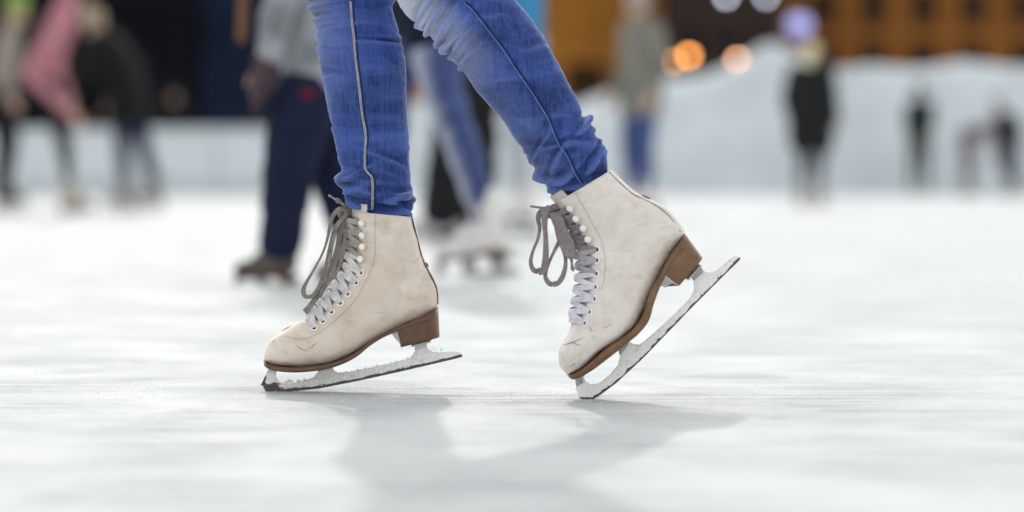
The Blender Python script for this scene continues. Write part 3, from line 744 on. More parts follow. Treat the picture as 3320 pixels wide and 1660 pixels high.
    # clothing
    if jacket:
        w = .055*k*coat_r; c = []
        for sg in (1, -1):
            c += [(g('pelvis') + l*sg*.06*k, .115*k*coat_r, g('waist') + l*sg*.05*k, .112*k*coat_r), (g('waist') + l*sg*.05*k, .112*k*coat_r, g('chest') + l*sg*.07*k, .122*k*coat_r),
                  (g('chest') + l*sg*.07*k, .12*k*coat_r, nk - u*.02*k + l*sg*.03*k, .07*k)]
            if coat:
                for s in 'LR': c.append((g('hip'+s), .118*k*coat_r, g('hip'+s).lerp(g('knee'+s), coat) + u*.0, .115*k*coat_r))
        for s in 'LR': c += [(g('chest') + u*.08*k, .09*k, g('sh'+s), .078*k*sleeve_r), (g('sh'+s), .078*k*sleeve_r, g('el'+s), .064*k*sleeve_r), (g('el'+s), .064*k*sleeve_r, g('wr'+s), .046*k*sleeve_r)]
        c.append((nk - hup*.03*k, .075*k, nk + hup*.025*k, .068*k))
        fused('jacket', c, .013*k, jacket, root, 3, .012*k, 11)
    if trousers:
        c = []
        for s in 'LR':
            a = g('ank'+s) + u*.045*k
            c += [(g('pelvis'), .125*k, g('hip'+s), .112*k), (g('hip'+s), .108*k*leg_r, g('knee'+s), (.074*leg_r+flare*.3)*k), (g('knee'+s), (.074*leg_r+flare*.3)*k, a, (.052*leg_r+flare)*k)]
        fused('trousers', c, .013*k, trousers, root, 3, .010*k, 12)
    if hair:
        fused('hair', [(hd + hup*.05*k - hf*.02*k, .088*k, hd + hup*.02*k - hf*.035*k, .088*k), (hd - hf*.05*k, .078*k, hd - hf*.06*k - hup*.10*k, .06*k), (hd + hup*.085*k + hf*.05*k, .04*k, hd + hup*.08*k, .05*k)], .010*k, hair, root, 2, .008*k, 40)
    if hat:
        fused('hat', [(hd + hup*.055*k - l*.02*k - hf*.01*k, .10*k, hd + hup*.055*k + l*.02*k - hf*.01*k, .10*k), (hd + hup*.12*k, .07*k, hd + hup*.16*k - hf*.02*k, .035*k), (hd + hup*.20*k - hf*.02*k, .03*k, hd + hup*.205*k - hf*.02*k, .03*k)], .010*k, hat, root, 2, .006*k, 40)
    if gloves:
        for s in 'LR':
            wd = (g('wr'+s) - g('el'+s)).normalized(); sd = wd.cross(f).normalized(); w = g('wr'+s)
            fused('glove', [(w - wd*.03*k, .050*k, w + wd*.08*k, .052*k)] + [(w + wd*.08*k + sd*o_*k, .024*k, w + wd*(.17+ln)*k + sd*o_*1.1*k, .020*k) for o_, ln in ((-.03, 0), (-.01, .012), (.01, .01), (.03, -.01))] + [(w + wd*.04*k - sd*.03*k, .026*k, w + wd*.11*k - sd*.065*k, .022*k)], .008*k, gloves, root, 2)
    if scarf:
        a, b = scarf[0], scarf[1]
        fused('scarf', [(nk + l*.06*k, .055*k, nk - l*.06*k, .055*k), (nk + hf*.06*k, .05*k, a, .026*k), (a, .026*k, b, .026*k)], .011*k, scarf[2], root, 2)
    # skates or shoes
    for s in 'LR':
        a = g('ank'+s); d = foot.get(s, f); dh = Vector((d.x, d.y, d.z)); pitch = dh.z
        side = Vector((0, 0, 1)).cross(Vector((d.x, d.y, 0))).normalized(); nrm = dh.cross(side)*-1
        if nrm.z < 0: nrm = -nrm
        q = lambda x, z: a + dh*(x*k) + nrm*(z*k)
        bt = fused('skate' if skates else 'shoe', [(q(-.01, .10), .056*k, q(-.015, 0), .052*k), (q(-.025, -.035), .045*k, q(.05, -.045), .046*k), (q(.05, -.05), .044*k, q(.15, -.062), .036*k), (q(-.02, 0), .05*k, q(.07, -.03), .045*k)], .010*k, boots, root, 3)
        if skates:
            lo = [(-.035, -.085), (.17, -.095)]
            ow = [q(*p) for p in ((-.10, -.172), (.16, -.172), (.19, -.160), (.195, -.135), (.18, -.09), (.155, -.09), (.16, -.130), (.14, -.148), (.10, -.146), (.09, -.08), (.05, -.08), (.045, -.142), (.0, -.142), (-.01, -.08), (-.05, -.08), (-.055, -.140), (-.10, -.150))]
            fix_normals(obj('blade', *extrude_poly(ow, side*0.006), M['steel'], bt, False))
            obj('sole', *extrude_poly([q(*p) for p in ((-.07, -.078), (-.07, -.112), (.0, -.112), (.02, -.092), (.18, -.100), (.18, -.084))], side*(.066*k)), M['sole_a'], bt, False)
    return root

# --- the main skater: only her jeans are in view, the rest of her stands above the frame
def leg_wrinkles(seed, folds, nrand, hem_n):
    r = random.Random(seed); W = [(a, b, c, e, f*2.1, g) for a, b, c, e, f, g in folds]      # the traced folds, then chance ones
    for k in range(nrand):
        W.append((r.uniform(.05, .98), r.uniform(0, 6.28), r.uniform(-.012, .012), r.uniform(.006, .014), r.uniform(.0006, .0018), r.uniform(.5, 1.2)))
    for k in range(hem_n):
        W.append((r.uniform(.0, .19), r.uniform(0, 6.28), r.uniform(-.03, .03), r.uniform(.010, .018), r.uniform(.0030, .0062), r.uniform(.5, 1.3)))
    def disp(t, th):
        d = 0.0
        for (tc, thc, sl, sg, am, wd) in W:
            a = (th - thc + math.pi) % (2*math.pi) - math.pi
            if abs(a) > wd*1.9: continue
            x = (t - tc - sl*a)/sg
            if abs(x) > 4: continue
            d += am*math.exp(-(a/wd)**2*1.6)*(math.exp(-x*x) - 0.75*math.exp(-((x-1.5)/1.1)**2))
        return d
    return disp
def build_leg(L, disp, nt, nth, t1=1.0):
    L.disp = disp; V = []; cr = []
    for i in range(nt):
        t = i/(nt-1)*t1
        for k in range(nth):
            th = 2*math.pi*k/nth
            d = disp(t, th); V.append(L.base(t, th) + L.normal(t, th)*(d + 0.0007*mnoise.noise(Vector((t*70, math.cos(th)*5, math.sin(th)*5)))))
            cr.append(d)
    return V, loft_faces(nt, nth, True), cr

z3 = zoomer(960, 0, 787/440); z4 = zoomer(1250, 0, 1458/770)
edL = [(345, 1330), (338, 1262), (322, 1225), (305, 1190), (288, 1150), (283, 1105), (240, 1070), (234, 1010), (250, 975), (240, 900), (222, 810), (208, 740), (185, 640), (160, 500), (136, 380), (124, 245), (106, 215), (124, 172), (107, 150), (116, 108), (86, 90), (88, 62), (54, 0), (30, -80), (20, -200), (40, -420), (90, -760), (150, -1150), (200, -1350)]
edR = [(632, 1330), (650, 1275), (664, 1248), (668, 1205), (697, 1160), (668, 1092), (664, 1000), (655, 930), (657, 800), (645, 700), (640, 560), (640, 450), (633, 350), (618, 270), (592, 160), (570, 95), (555, 40), (575, 0), (590, -60), (610, -140), (640, -260), (700, -500), (790, -850), (860, -1150), (880, -1350)]
def edge_interp(ed, y):
    e = sorted(ed, key=lambda q: q[1]); return float(np.interp(y, [q[1] for q in e], [q[0] for q in e]))
pairs = []; ys = list(np.linspace(1330, -200, 62)) + list(np.linspace(-300, -1350, 9))
for y in ys:
    xl, xr = edge_interp(edL, y), edge_interp(edR, y); Yc = YA + 0.012*max(0, -y)/300
    hw = (xr-xl)/2/(787/440)/2194*(0.90 if y > -100 else 0.86)*float(np.interp(y, [1150, 1225], [1.0, .74]))
    pairs.append((z3(xl, y, Yc), z3(xr, y, Yc), hw, 2.1, 2.1))
LegA = Loft(pairs, 4)
NEAR = math.pi/2
fA = [(.045, 1.6, .02, .011, .0050, 1.4), (.075, 1.0, -.03, .012, .0048, 1.1), (.105, 2.2, .03, .012, .0040, .9), (.13, .7, .02, .012, .004, .8), (.06, 2.5, -.05, .010, .0045, .7),
      (.61, 2.2, -.01, .006, .0024, .9), (.69, .5, .012, .007, .0045, .8), (.735, .4, .01, .007, .0045, .9), (.76, 2.6, .0, .007, .0022, .8), (.655, .8, .02, .006, .0016, .8), (.59, .5, -.02, .006, .0022, .7), (.50, .6, .02, .006, .0014, .6), (.23, 2.0, -.05, .009, .0024, .6), (.19, 1.2, .06, .008, .002, .6)]
prB = [((1095, 1330), (1390, 1150)), ((1075, 1278), (1372, 1096)), ((1052, 1238), (1364, 1046)), ((1025, 1200), (1360, 992)), ((1005, 1176), (1338, 940)), ((985, 1152), (1328, 900)), ((958, 1128), (1316, 862)), ((932, 1092), (1300, 822)), ((908, 1058), (1280, 786)), ((893, 1028), (1268, 752)), ((878, 998), (1256, 728)),
       ((868, 968), (1222, 716)), ((856, 942), (1206, 680)), ((826, 900), (1186, 630)), ((790, 850), (1165, 582)), ((756, 796), (1142, 546)), ((720, 740), (1118, 500)), ((682, 696), (1094, 452)), ((640, 650), (1068, 404)), ((598, 604), (1042, 356)), ((558, 560), (1014, 306)), ((528, 514), (984, 250)), ((498, 470), (948, 196)), ((470, 432), (912, 142)),
       ((444, 412), (885, 104)), ((420, 384), (858, 68)), ((404, 350), (830, 38)), ((388, 334), (800, 6)), ((352, 326), (770, -28)), ((350, 302), (742, -62)), ((318, 278), (716, -96)), ((296, 254), (690, -130)), ((268, 214), (664, -164)), ((236, 204), (640, -198)), ((212, 188), (616, -232)), ((194, 158), (596, -268)), ((168, 132), (578, -304)), ((130, 96), (562, -340)), ((104, 62), (548, -376)), ((78, 18), (536, -412)),
       ((44, -60), (520, -470)), ((6, -150), (510, -540)), ((-60, -300), (500, -640)), ((-150, -560), (500, -800)), ((-230, -860), (490, -980)), ((-270, -1160), (450, -1180)), ((-270, -1420), (420, -1420))]
pairs = []
for i, (a, b) in enumerate(prB):
    Yc = YB + 0.004*max(0, i-38)
    A, B = z4(a[0], a[1], Yc), z4(b[0], b[1], Yc)
    tang = (z4(*prB[min(i+2, len(prB)-1)][0], Yc) + z4(*prB[min(i+2, len(prB)-1)][1], Yc) - z4(*prB[max(i-2, 0)][0], Yc) - z4(*prB[max(i-2, 0)][1], Yc)).normalized()
    wperp = (B-A) - tang*(B-A).dot(tang)
    pairs.append((A, B, wperp.length/2*0.92*float(np.interp(i, [0, 2, 5], [.70, .76, 1.0])), 2.1, 2.1))
LegB = Loft(pairs, 5)
fB = [(.05, 1.4, -.03, .012, .0046, 1.3), (.085, 2.2, .04, .012, .0042, 1.0), (.11, .9, -.05, .012, .0044, .8), (.15, 1.1, .07, .011, .0036, .7), (.185, 1.7, -.07, .011, .0034, .7), (.21, 2.6, .03, .012, .0046, .8), (.24, 1.0, .06, .010, .0024, .6),
      (.52, .5, .02, .009, .0036, .8), (.575, .4, .03, .008, .0044, .9), (.625, .5, .02, .009, .0042, 1.0), (.67, .6, .03, .009, .0046, 1.1), (.72, .5, .02, .009, .0044, 1.0), (.77, .6, .02, .009, .0044, 1.0), (.45, 2.4, -.02, .007, .0016, .6)]
skater = empty('person', (0.5*(SA['root'].x + SB['root'].x), -0.06, 0), 'skater in blue skinny jeans gliding on cream figure skates', 'person')
mk = leg_wrinkles
VA, FA, cA = build_leg(LegA, mk(3, fA, 22, 16), 330, 120)
VB, FB, cB = build_leg(LegB, mk(9, fB, 24, 18), 330, 120)
hipc = (LegA.base(1, 0)+LegA.base(1, math.pi)+LegB.base(1, 0)+LegB.base(1, math.pi))/4
nA = len(VA)
Vh, Fh = merge([capsule(hipc + Vector((-.01, -.07, .02)), .135, hipc + Vector((0, -.06, .12)), .125, 24, 6), capsule(hipc + Vector((-.01, .06, .02)), .135, hipc + Vector((0, .05, .12)), .125, 24, 6)])
V, F = merge([(VA, FA), (VB, FB), (Vh, Fh)])
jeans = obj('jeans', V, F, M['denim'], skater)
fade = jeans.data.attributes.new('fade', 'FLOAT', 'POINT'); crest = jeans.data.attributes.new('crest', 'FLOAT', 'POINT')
sm = lambda x: max(0.0, min(1.0, x))
fv, cv = [], []
for i in range(330):
    t = i/329
    for k in range(120):
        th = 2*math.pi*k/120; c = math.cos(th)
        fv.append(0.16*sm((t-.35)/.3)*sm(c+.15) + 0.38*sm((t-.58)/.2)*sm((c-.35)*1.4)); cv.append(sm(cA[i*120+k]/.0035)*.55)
for i in range(330):
    t = i/329
    for k in range(120):
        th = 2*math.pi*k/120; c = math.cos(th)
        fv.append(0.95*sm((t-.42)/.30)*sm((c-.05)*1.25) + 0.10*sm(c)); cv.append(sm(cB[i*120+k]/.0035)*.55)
fv += [0.0]*len(Vh); cv += [0.0]*len(Vh)
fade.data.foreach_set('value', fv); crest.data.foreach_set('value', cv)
fix_normals(jeans)
# seams
def seam_on(L, zf, sc, x0, pts, off):
    q = [L.surf(*L.locate(x0 + x/sc, y/sc), off) for x, y in pts]
    return catmull(resample(catmull(q, 60), 40), 160)
sa = [(442, 1215), (446, 1130), (445, 1050), (428, 1015), (404, 985), (402, 930), (406, 840), (404, 780), (390, 690), (378, 590), (368, 480), (356, 390), (345, 300), (338, 210), (328, 120), (316, 10)]
pa = seam_on(LegA, z3, 787/440, 960, sa, .0014)
obj('seam', *ribbon(pa, [Vector((0, -1, 0))]*160, .0011, .0011, 8), simple('pale_denim_seam', (.30, .31, .38), .9, .3, 120), skater)
pd = [p + Vector((.0024, .0004, 0)) for p in pa]
obj('seam_fold', *ribbon(pd, [Vector((0, -1, 0))]*160, .0013, .0006, 8), M['denim_dark'], skater)
V, F = [], []
ps = resample([p + Vector((-.0019, -.0006, 0)) for p in pa], 240)
for i in range(0, 239, 2): V, F = merge([(V, F), capsule(ps[i], .0006, ps[i].lerp(ps[i+1], .7), .0006, 6, 2)])
tag(obj('stitching', V, F, M['stitch_light'], skater), 'pale stitch line along the inner leg seam', kind='stuff')
sb = [(1215, 1118), (1165, 1040), (1118, 950), (1085, 890), (1050, 815), (1005, 720), (960, 640), (905, 560), (860, 490), (800, 395), (740, 310), (690, 235), (640, 175), (590, 110), (540, 50), (490, 5)]
pb = seam_on(LegB, z4, 1458/770, 1250, sb, .0010)
obj('seam', *ribbon(pb, [Vector((0, -1, 0))]*160, .0012, .0008, 8), M['denim_dark'], skater)
obj('seam_fold', *ribbon([p + Vector((-.0026, -.0002, -.0016)) for p in pb], [Vector((0, -1, 0))]*160, .0008, .0007, 8), simple('lit_denim_ridge', (.13, .18, .42), .9, .3, 120), skater)  # pale strip paints the light caught along the seam's edge
# upper body above the frame (throws the long shadow)
person(None, (hipc.x + .0, hipc.y, hipc.z - .985), 180, 1.68, cloth('grey_wool_jacket', (.25, .25, .27)), None, cloth('brown_hair', (.09, .05, .03)), None, None,
       pose=dict(hipL=hipc + Vector((0, -.08, -.02)), hipR=hipc + Vector((0, .08, -.02)),
                 kneeL=(LegB.base(.62, 0)+LegB.base(.62, math.pi))/2, ankL=(LegB.base(.02, 0)+LegB.base(.02, math.pi))/2,
                 kneeR=(LegA.base(.62, 0)+LegA.base(.62, math.pi))/2, ankR=(LegA.base(.02, 0)+LegA.base(.02, math.pi))/2), root=skater, skates=False) if False else None
def upper_body():
    k = .96; c0 = hipc + Vector((0, 0, .05)); f = Vector((-1, 0, 0)); l = Vector((0, -1, 0)); u = Vector((0, 0, 1))
    mid = lambda L, t: (L.base(t, 0)+L.base(t, math.pi))/2
    ch, nk, hd = c0 + u*.36 + f*.04, c0 + u*.53 + f*.06, c0 + u*.68 + f*.09
    c = [(hd - u*.045, .064, hd + u*.035, .08), (hd + f*.03 - u*.05, .05, hd + f*.02 + u*.02, .068), (hd + f*.088, .013, hd + f*.102 - u*.03, .016), (nk - u*.03, .055, hd - u*.05, .052),
         (c0, .115, c0 + u*.18, .10), (c0 + u*.18, .10, ch, .115), (ch, .11, nk, .055)]
    arms = []
    for sg, hw in ((1, Vector((-.25, -.30, -.0))), (-1, Vector((.10, .28, -.05)))):
        sh = ch + u*.10 + l*sg*.16; el = sh + l*sg*.10 - u*.25 + f*(.05 if sg > 0 else -.08); wr = el + l*sg*.06 - u*.12 + f*(.18 if sg > 0 else .05)
        arms.append((sh, el, wr)); c += [(ch + u*.08, .07, sh, .055), (sh, .05, el, .04), (el, .04, wr, .026), (wr, .027, wr + (wr-el).normalized()*.07, .03)]
        wd = (wr-el).normalized(); sd = wd.cross(l).normalized()
        for o, ln in ((-.024, .06), (-.008, .07), (.008, .066), (.024, .05)): c.append((wr + wd*.07 + sd*o, .009, wr + wd*(.09+ln) + sd*o*1.2, .0075))
        c.append((wr + wd*.03 - sd*.022, .011, wr + wd*.085 - sd*.055, .009))
        L = LegB if sg > 0 else LegA
        ts = [.98, .92, .86, .80, .74, .68, .6, .5, .4, .3, .2, .1, .02]; rr = [L.ring(t)[2].x*(.58 if t > .25 else .40) for t in ts]
        c += [(c0, .1, mid(L, .98), rr[0])] + [(mid(L, ts[i]), rr[i], mid(L, ts[i+1]), rr[i+1]) for i in range(12)]
    fused('body', c, .009, SKIN, skater, 2)
    c = []
    for sg in (1, -1): c += [(c0 + l*sg*.055, .125, c0 + u*.18 + l*sg*.05, .115), (c0 + u*.18 + l*sg*.05, .115, ch + l*sg*.06, .125), (ch + l*sg*.06, .12, nk - u*.02, .075)]
    for sh, el, wr in arms: c += [(ch + u*.08, .09, sh, .075), (sh, .075, el, .06), (el, .06, wr, .045)]
    fused('jacket', c, .013, cloth('grey_wool_jacket', (.25, .25, .27)), skater, 3, .01, 11)
    fused('hair', [(hd + u*.05 - f*.02, .086, hd + u*.02 - f*.035, .086), (hd - f*.05, .078, hd - f*.07 - u*.2, .055)], .010, cloth('brown_hair', (.09, .05, .03)), skater, 2, .008, 40)
upper_body()

# --- people further down the rink
def gp(dx, dy): return ground(dx*W0/2576, dy*W0/2576)           # a spot on the ice from a pixel of the 2576-wide view
def dp(dx, dy, Y): return P(dx*W0/2576, dy*W0/2576, Y)
BLACK = cloth('black_cloth', (.012, .013, .015)); NAVY = cloth('navy_cloth', (.010, .014, .040)); BOOTW = cloth('white_boot', (.72, .70, .68), .08)
GREYB = cloth('grey_boot', (.30, .29, .29)); JEAN = cloth('mid_blue_denim', (.055, .08, .20), .3); CHAR = cloth('charcoal_cloth', (.03, .032, .036))

# child in snow trousers
o = gp(760, 712); Y = o.y
kC = lambda dx, dy, dY=0.0: dp(dx, dy, Y + dY)
person('child in baggy navy snow trousers and pale grey jacket on brown-soled hire skates', o, 180, 1.30, cloth('pale_grey_fleece', (.25, .265, .29), .5), NAVY, cloth('fair_hair', (.4, .28, .14)), None, cloth('dark_boot', (.10, .085, .08), .3),
       pose=dict(hipL=kC(760, 262, -.07), hipR=kC(815, 268, .07), kneeL=kC(724, 455, -.10), ankL=kC(706, 640, -.08), kneeR=kC(845, 450, .08), ankR=kC(905, 645, .10),
                 pelvis=kC(790, 232), waist=kC(775, 130), chest=kC(760, -30), neck=kC(745, -170), head=kC(735, -290), shL=kC(742, -110, -.14), shR=kC(760, -110, .14),
                 elL=kC(690, 60, -.20), wrL=kC(668, 165, -.17), elR=kC(790, 60, .2), wrR=kC(750, 170, .18), footL=(-1, -.1, 0), footR=(-1, .1, 0)),
       leg_r=1.32, flare=.018, coat=0.10, gloves=cloth('plum_glove', (.07, .045, .055)), scarf=(kC(615, -40, -.12), kC(610, 95, -.12), cloth('brown_scarf', (.16, .085, .05))))
# red patch on the snow trousers: a stitched badge
child_root = bpy.data.objects['person.001']
obj('badge', *capsule(kC(768, 236, -.16), .017, kC(780, 236, -.155), .017), cloth('red_badge', (.10, .012, .016)), child_root)
FADED = denim_mat('faded_denim', (.03, .045, .13), (.055, .085, .24), (.10, .14, .30))
# girl in faded jeans
o = gp(1215, 690); Y = o.y
kG = lambda dx, dy, dY=0.0: dp(dx, dy, Y + dY)
girl = person('skater in faded blue jeans and dark navy jacket on white figure skates', o, 180, 1.64, cloth('midnight_jacket', (.012, .016, .035)), FADED, cloth('dark_hair', (.02, .015, .012)), None, BOOTW,
       pose=dict(hipL=kG(1075, -60, -.08), hipR=kG(1085, -60, .08), kneeL=kG(1108, 215, -.06), ankL=kG(1222, 575, -.04), kneeR=kG(985, 215, .10), ankR=kG(955, 600, .16),
                 pelvis=kG(1075, -90), waist=kG(1070, -180), chest=kG(1060, -330), neck=kG(1050, -460), head=kG(1040, -560), shL=kG(1060, -400, -.17), shR=kG(1060, -400, .17),
                 elL=kG(1105, -190, -.22), wrL=kG(980, -60, -.2), elR=kG(1075, -190, .22), wrR=kG(970, -70, .2), footL=(-1, -.08, -.12), footR=(-1, .1, 0)), coat=.42)
for ch in girl.children:
    if ch.name.startswith('trousers'):                              # worn pale down the front of the thigh and shin
        fd = ch.data.attributes.new('fade', 'FLOAT', 'POINT'); fd.data.foreach_set('value', [max(0.0, min(.9, -v.normal.x*1.3 - .15)) for v in ch.data.vertices])
# black flared trousers behind her
o = gp(1130, 610); Y = o.y
kE = lambda dx, dy, dY=0.0: dp(dx, dy, Y + dY)
person('skater in black flared trousers and black coat on pale grey skates', o, 180, 1.70, cloth('black_coat', (.010, .011, .012)), BLACK, cloth('dark_hair', (.02, .015, .012)), None, cloth('lilac_boot', (.50, .48, .52), .1),
       pose=dict(kneeL=kE(1130, 370, -.06), ankL=kE(1112, 545, -.05), kneeR=kE(1205, 350, .1), ankR=kE(1190, 540, .15), hipL=kE(1160, 170, -.09), hipR=kE(1190, 170, .09)), flare=.05, leg_r=1.1, coat=.5, gloves=BLACK)
# bright blue jacket
person('skater in bright blue long jacket and pale grey trousers', gp(1318, 590), 180, 1.72, cloth('bright_blue_shell', (.05, .25, .48), .2), cloth('pale_grey_trousers', (.42, .45, .48)), None, cloth('blue_hat', (.05, .2, .5)), BOOTW, coat=.55, coat_r=.95)
# khaki jacket
person('skater in khaki grey parka and blue jeans standing before the snow bank', gp(1612, 546), 215, 1.66, cloth('khaki_parka', (.20, .195, .165), .2), JEAN, None, cloth('grey_wool_hat', (.30, .30, .29)), BOOTW, coat=.30, leg_r=1.0, coat_r=1.05)
# dark figure with fair hair
person('skater in black jacket and dark trousers with pale yellow hair', gp(2038, 523), 60, 1.53, cloth('black_down_jacket', (.014, .016, .017)), cloth('slate_trousers', (.055, .06, .075)), cloth('yellow_hair', (.78, .68, .44), .15), None, GREYB, coat=.6, coat_r=1.5, sleeve_r=1.35, leg_r=1.05)
# slim dark figure
person('slim skater in dark green-black clothes close to the snow bank', gp(2312, 492.5), 250, 1.62, cloth('dark_teal_jacket', (.02, .035, .036)), cloth('dark_green_trousers', (.03, .036, .034)), None, cloth('dark_teal_hat', (.03, .05, .05)), GREYB, coat=.2, coat_r=.92,
       pose=dict(elL=(.02, .20, 1.14), elR=(.02, -.20, 1.14), wrL=(.12, .16, .95), wrR=(.12, -.16, .95)))
# bending pair at the right
person('skater in grey jacket and maroon trousers bending over with straight arms', gp(2432, 493), 0, 1.60, cloth('mauve_grey_jacket', (.16, .15, .17)), cloth('maroon_trousers', (.075, .025, .035)), cloth('dark_hair', (.02, .015, .012)), None, GREYB, lean=78,
       pose=dict(wrL=(.62, .16, .40), wrR=(.62, -.16, .40), elL=(.55, .2, .66), elR=(.55, -.2, .66)))
person('skater in black jacket and navy trousers standing beside the bending skater', gp(2548, 494), 200, 1.45, cloth('black_sports_jacket', (.008, .009, .010)), cloth('dusk_navy_trousers', (.05, .06, .10)), None, cloth('grey_knit_hat', (.2, .2, .21)), GREYB, lean=25, coat_r=1.05)
# group at the left
person('skater in black coat bending forward, beige hat and navy trousers', gp(325, 530), 175, 1.80, cloth('bulky_black_coat', (.010, .011, .012)), cloth('navy_jeans', (.022, .028, .06)), None, cloth('beige_hat', (.42, .35, .24)), GREYB, lean=24, coat=.25, coat_r=1.45, sleeve_r=1.5,
       pose=dict(ankL=(.0, .10, .10), ankR=(-.20, -.14, .12), kneeR=(-.10, -.12, .5), elL=(.34, .30, 1.12), wrL=(.50, .26, .88), elR=(.0, -.35, 1.15), wrR=(.20, -.30, .90)))
o = gp(165, 537); Y = o.y
kP = lambda dx, dy, dY=0.0: dp(dx, dy, Y + dY)
person('skater in dusty pink jacket and black leggings with one elbow bent back', o, 20, 1.80, cloth('dusty_pink_jacket', (.44, .19, .225), .2), BLACK, cloth('dark_hair', (.02, .015, .012)), None, cloth('beige_boot', (.42, .38, .32)),
       pose=dict(pelvis=kP(120, 205), waist=kP(125, 160), chest=kP(150, 70), neck=kP(175, -15), head=kP(195, -80), shL=kP(175, 50, .16), shR=kP(150, 45, -.18), elR=kP(72, 185, -.24), wrR=kP(175, 285, -.22),
                 elL=kP(140, 150, .2), wrL=kP(165, 235, .2), hipL=kP(125, 220, .09), hipR=kP(120, 220, -.09), kneeL=kP(168, 370, .08), ankL=kP(172, 495, .08), kneeR=kP(160, 375, -.1), ankR=kP(178, 497, -.1)), leg_r=.72, coat_r=.80, sleeve_r=.95)
person('skater in beige jacket, light green hat and loose black trousers', gp(8, 532), 10, 1.82, cloth('beige_jacket', (.30, .27, .23)), BLACK, None, cloth('light_green_hat', (.25, .36, .10)), cloth('black_boot', (.05, .05, .055)), lean=8, leg_r=1.25, coat=.15)

# ------------------------------------------------------------------ rink edge
YR = ground(1000, 632).y
boards = empty('rink_boards', (-6, YR + .1, 0), 'low white rink boards below the dark marquee', 'rink boards')
BOARD = simple('white_board', (.62, .665, .70), .5, .06, 2, .3)
x = -24.0
while x < -3.0:
    v, f = box((x + 1.2, YR + .1, .50), (2.38, .08, 1.0)); bevel(obj('board_panel', v, f, BOARD, boards, False), .01)
    v, f = box((x + 0.0, YR + .17, .52), (.08, .06, 1.04)); obj('board_post', v, f, M['steel'], boards, False)
    x += 2.4
bevel(obj('kick_plate', *box((-13.0, YR + .045, .14), (22.0, .02, .24)), simple('grey_kick_plate', (.50, .55, .58), .5, .1, 2), boards, False), .005)
bevel(obj('top_rail', *box((-13.0, YR + .1, 1.045), (22.0, .14, .07)), simple('pale_top_rail', (.66, .69, .72), .5, .05, 2), boards, False), .02)

# snow bank
top_px = [(1130, 632), (1190, 480), (1260, 370), (1340, 325), (1460, 318), (1600, 345), (1720, 372), (1830, 360), (1900, 330), (1960, 296), (2080, 262), (2170, 258), (2260, 246), (2350, 222), (2400, 200), (2440, 172), (2480, 150), (2520, 148), (2570, 172), (2640, 205), (2740, 222), (2850, 212), (2980, 218), (3110, 210), (3240, 220), (3340, 214), (3600, 190), (3900, 210), (4300, 260), (4900, 400)]
YS = ground(2500, 632).y
V, F = [], []; nx, ny = 320, 40
cx = [P(a, 600, YS + 1.6).x for a, b in top_px]; cz = [max(P(a, b, YS + 1.6).z, 0) for a, b in top_px]
for i in range(nx+1):
    xx = cx[0] + (cx[-1]-cx[0])*i/nx; h = float(np.interp(xx, cx, cz))
    for j in range(ny+1):
        s = j/ny; yy = YS + s*5.0
        prof = math.sin(math.pi/2*min(1, s/.32))**0.75 if s < .32 else math.cos(math.pi/2*(s-.32)/.68)**0.8
        n_ = mnoise.fractal(Vector((xx*.7, yy*.7, 2)), 1.0, 2.0, 5)
        z = h*prof + (0.16*n_*min(1, h)*min(1, prof*2))
        V.append(Vector((xx + .1*n_, yy + .25*mnoise.noise(Vector((xx*1.1, z*1.4, 7)))*min(1, s*8), max(z, -.03) if 0 < j < ny else -.03)))
for i in range(nx):
    for j in range(ny):
        a = i*(ny+1)+j; F.append((a, a+ny+1, a+ny+2, a+1))
tag(obj('snow_bank', V, F, M['snow']), 'tall heap of packed snow along the rink edge', kind='structure')

# dark marquee behind the boards
YM = YR + 7.0
mq = empty('marquee', (-10, YM, 0), 'huge dark navy marquee behind the white rink boards', 'marquee')
TARP = [simple('black_tarpaulin', (.008, .009, .012), .8, .3, .5, .03), simple('navy_tarpaulin', (.012, .019, .040), .8, .3, .5, .03), simple('slate_tarpaulin', (.02, .03, .045), .8, .25, .5, .03)]
x = -29.95; k = 0
while x < -3.6:
    w = 2.4; V, F = [], []
    for j in range(13):
        for i in range(17):
            a = i/16; V.append(Vector((x + (w-.03)*a, YM + .07*math.sin(a*math.pi*6) + .05*mnoise.noise(Vector((x+a*2, j*.5, 1))), -.06 + 6.1*j/12)))
    for j in range(12):
        for i in range(16): q = j*17+i; F.append((q, q+1, q+18, q+17))
    pan = obj('wall_panel', V, F, TARP[1] if -8 < x < -4.6 else TARP[0], mq); pan.modifiers.new('t', 'SOLIDIFY').thickness = .02
    obj('tent_pole', *tube([Vector((x - .015, YM - .18, -.06)), Vector((x - .015, YM - .18, 6.0))], .05, 10), TARP[0], mq)
    x += w; k += 1
V = [Vector(p) for p in ((-30.6, YM-.5, 5.95), (-1.0, YM-.5, 5.95), (-1.0, YM+5, 9.2), (-30.6, YM+5, 9.2), (-30.6, YM+10.5, 5.95), (-1.0, YM+10.5, 5.95))]
rf = obj('roof', V, [(0, 1, 2, 3), (3, 2, 5, 4)], TARP[1], mq, False); rf.modifiers.new('t', 'SOLIDIFY').thickness = .05
obj('end_wall', *box((-1.15, YM + 5.1, 3.0), (.06, 9.8, 5.9)), TARP[0], mq, False)
# onlooker behind the boards
person('onlooker in black coat behind the rink boards before the marquee', (P(567, 300, YR + .9).x, YR + .9, 0), 270, 1.74, cloth('onlooker_black_coat', (.012, .013, .014)), CHAR, None, cloth('charcoal_hat', (.025, .025, .027)), BLACK, skates=False, coat=.4, coat_r=1.1)

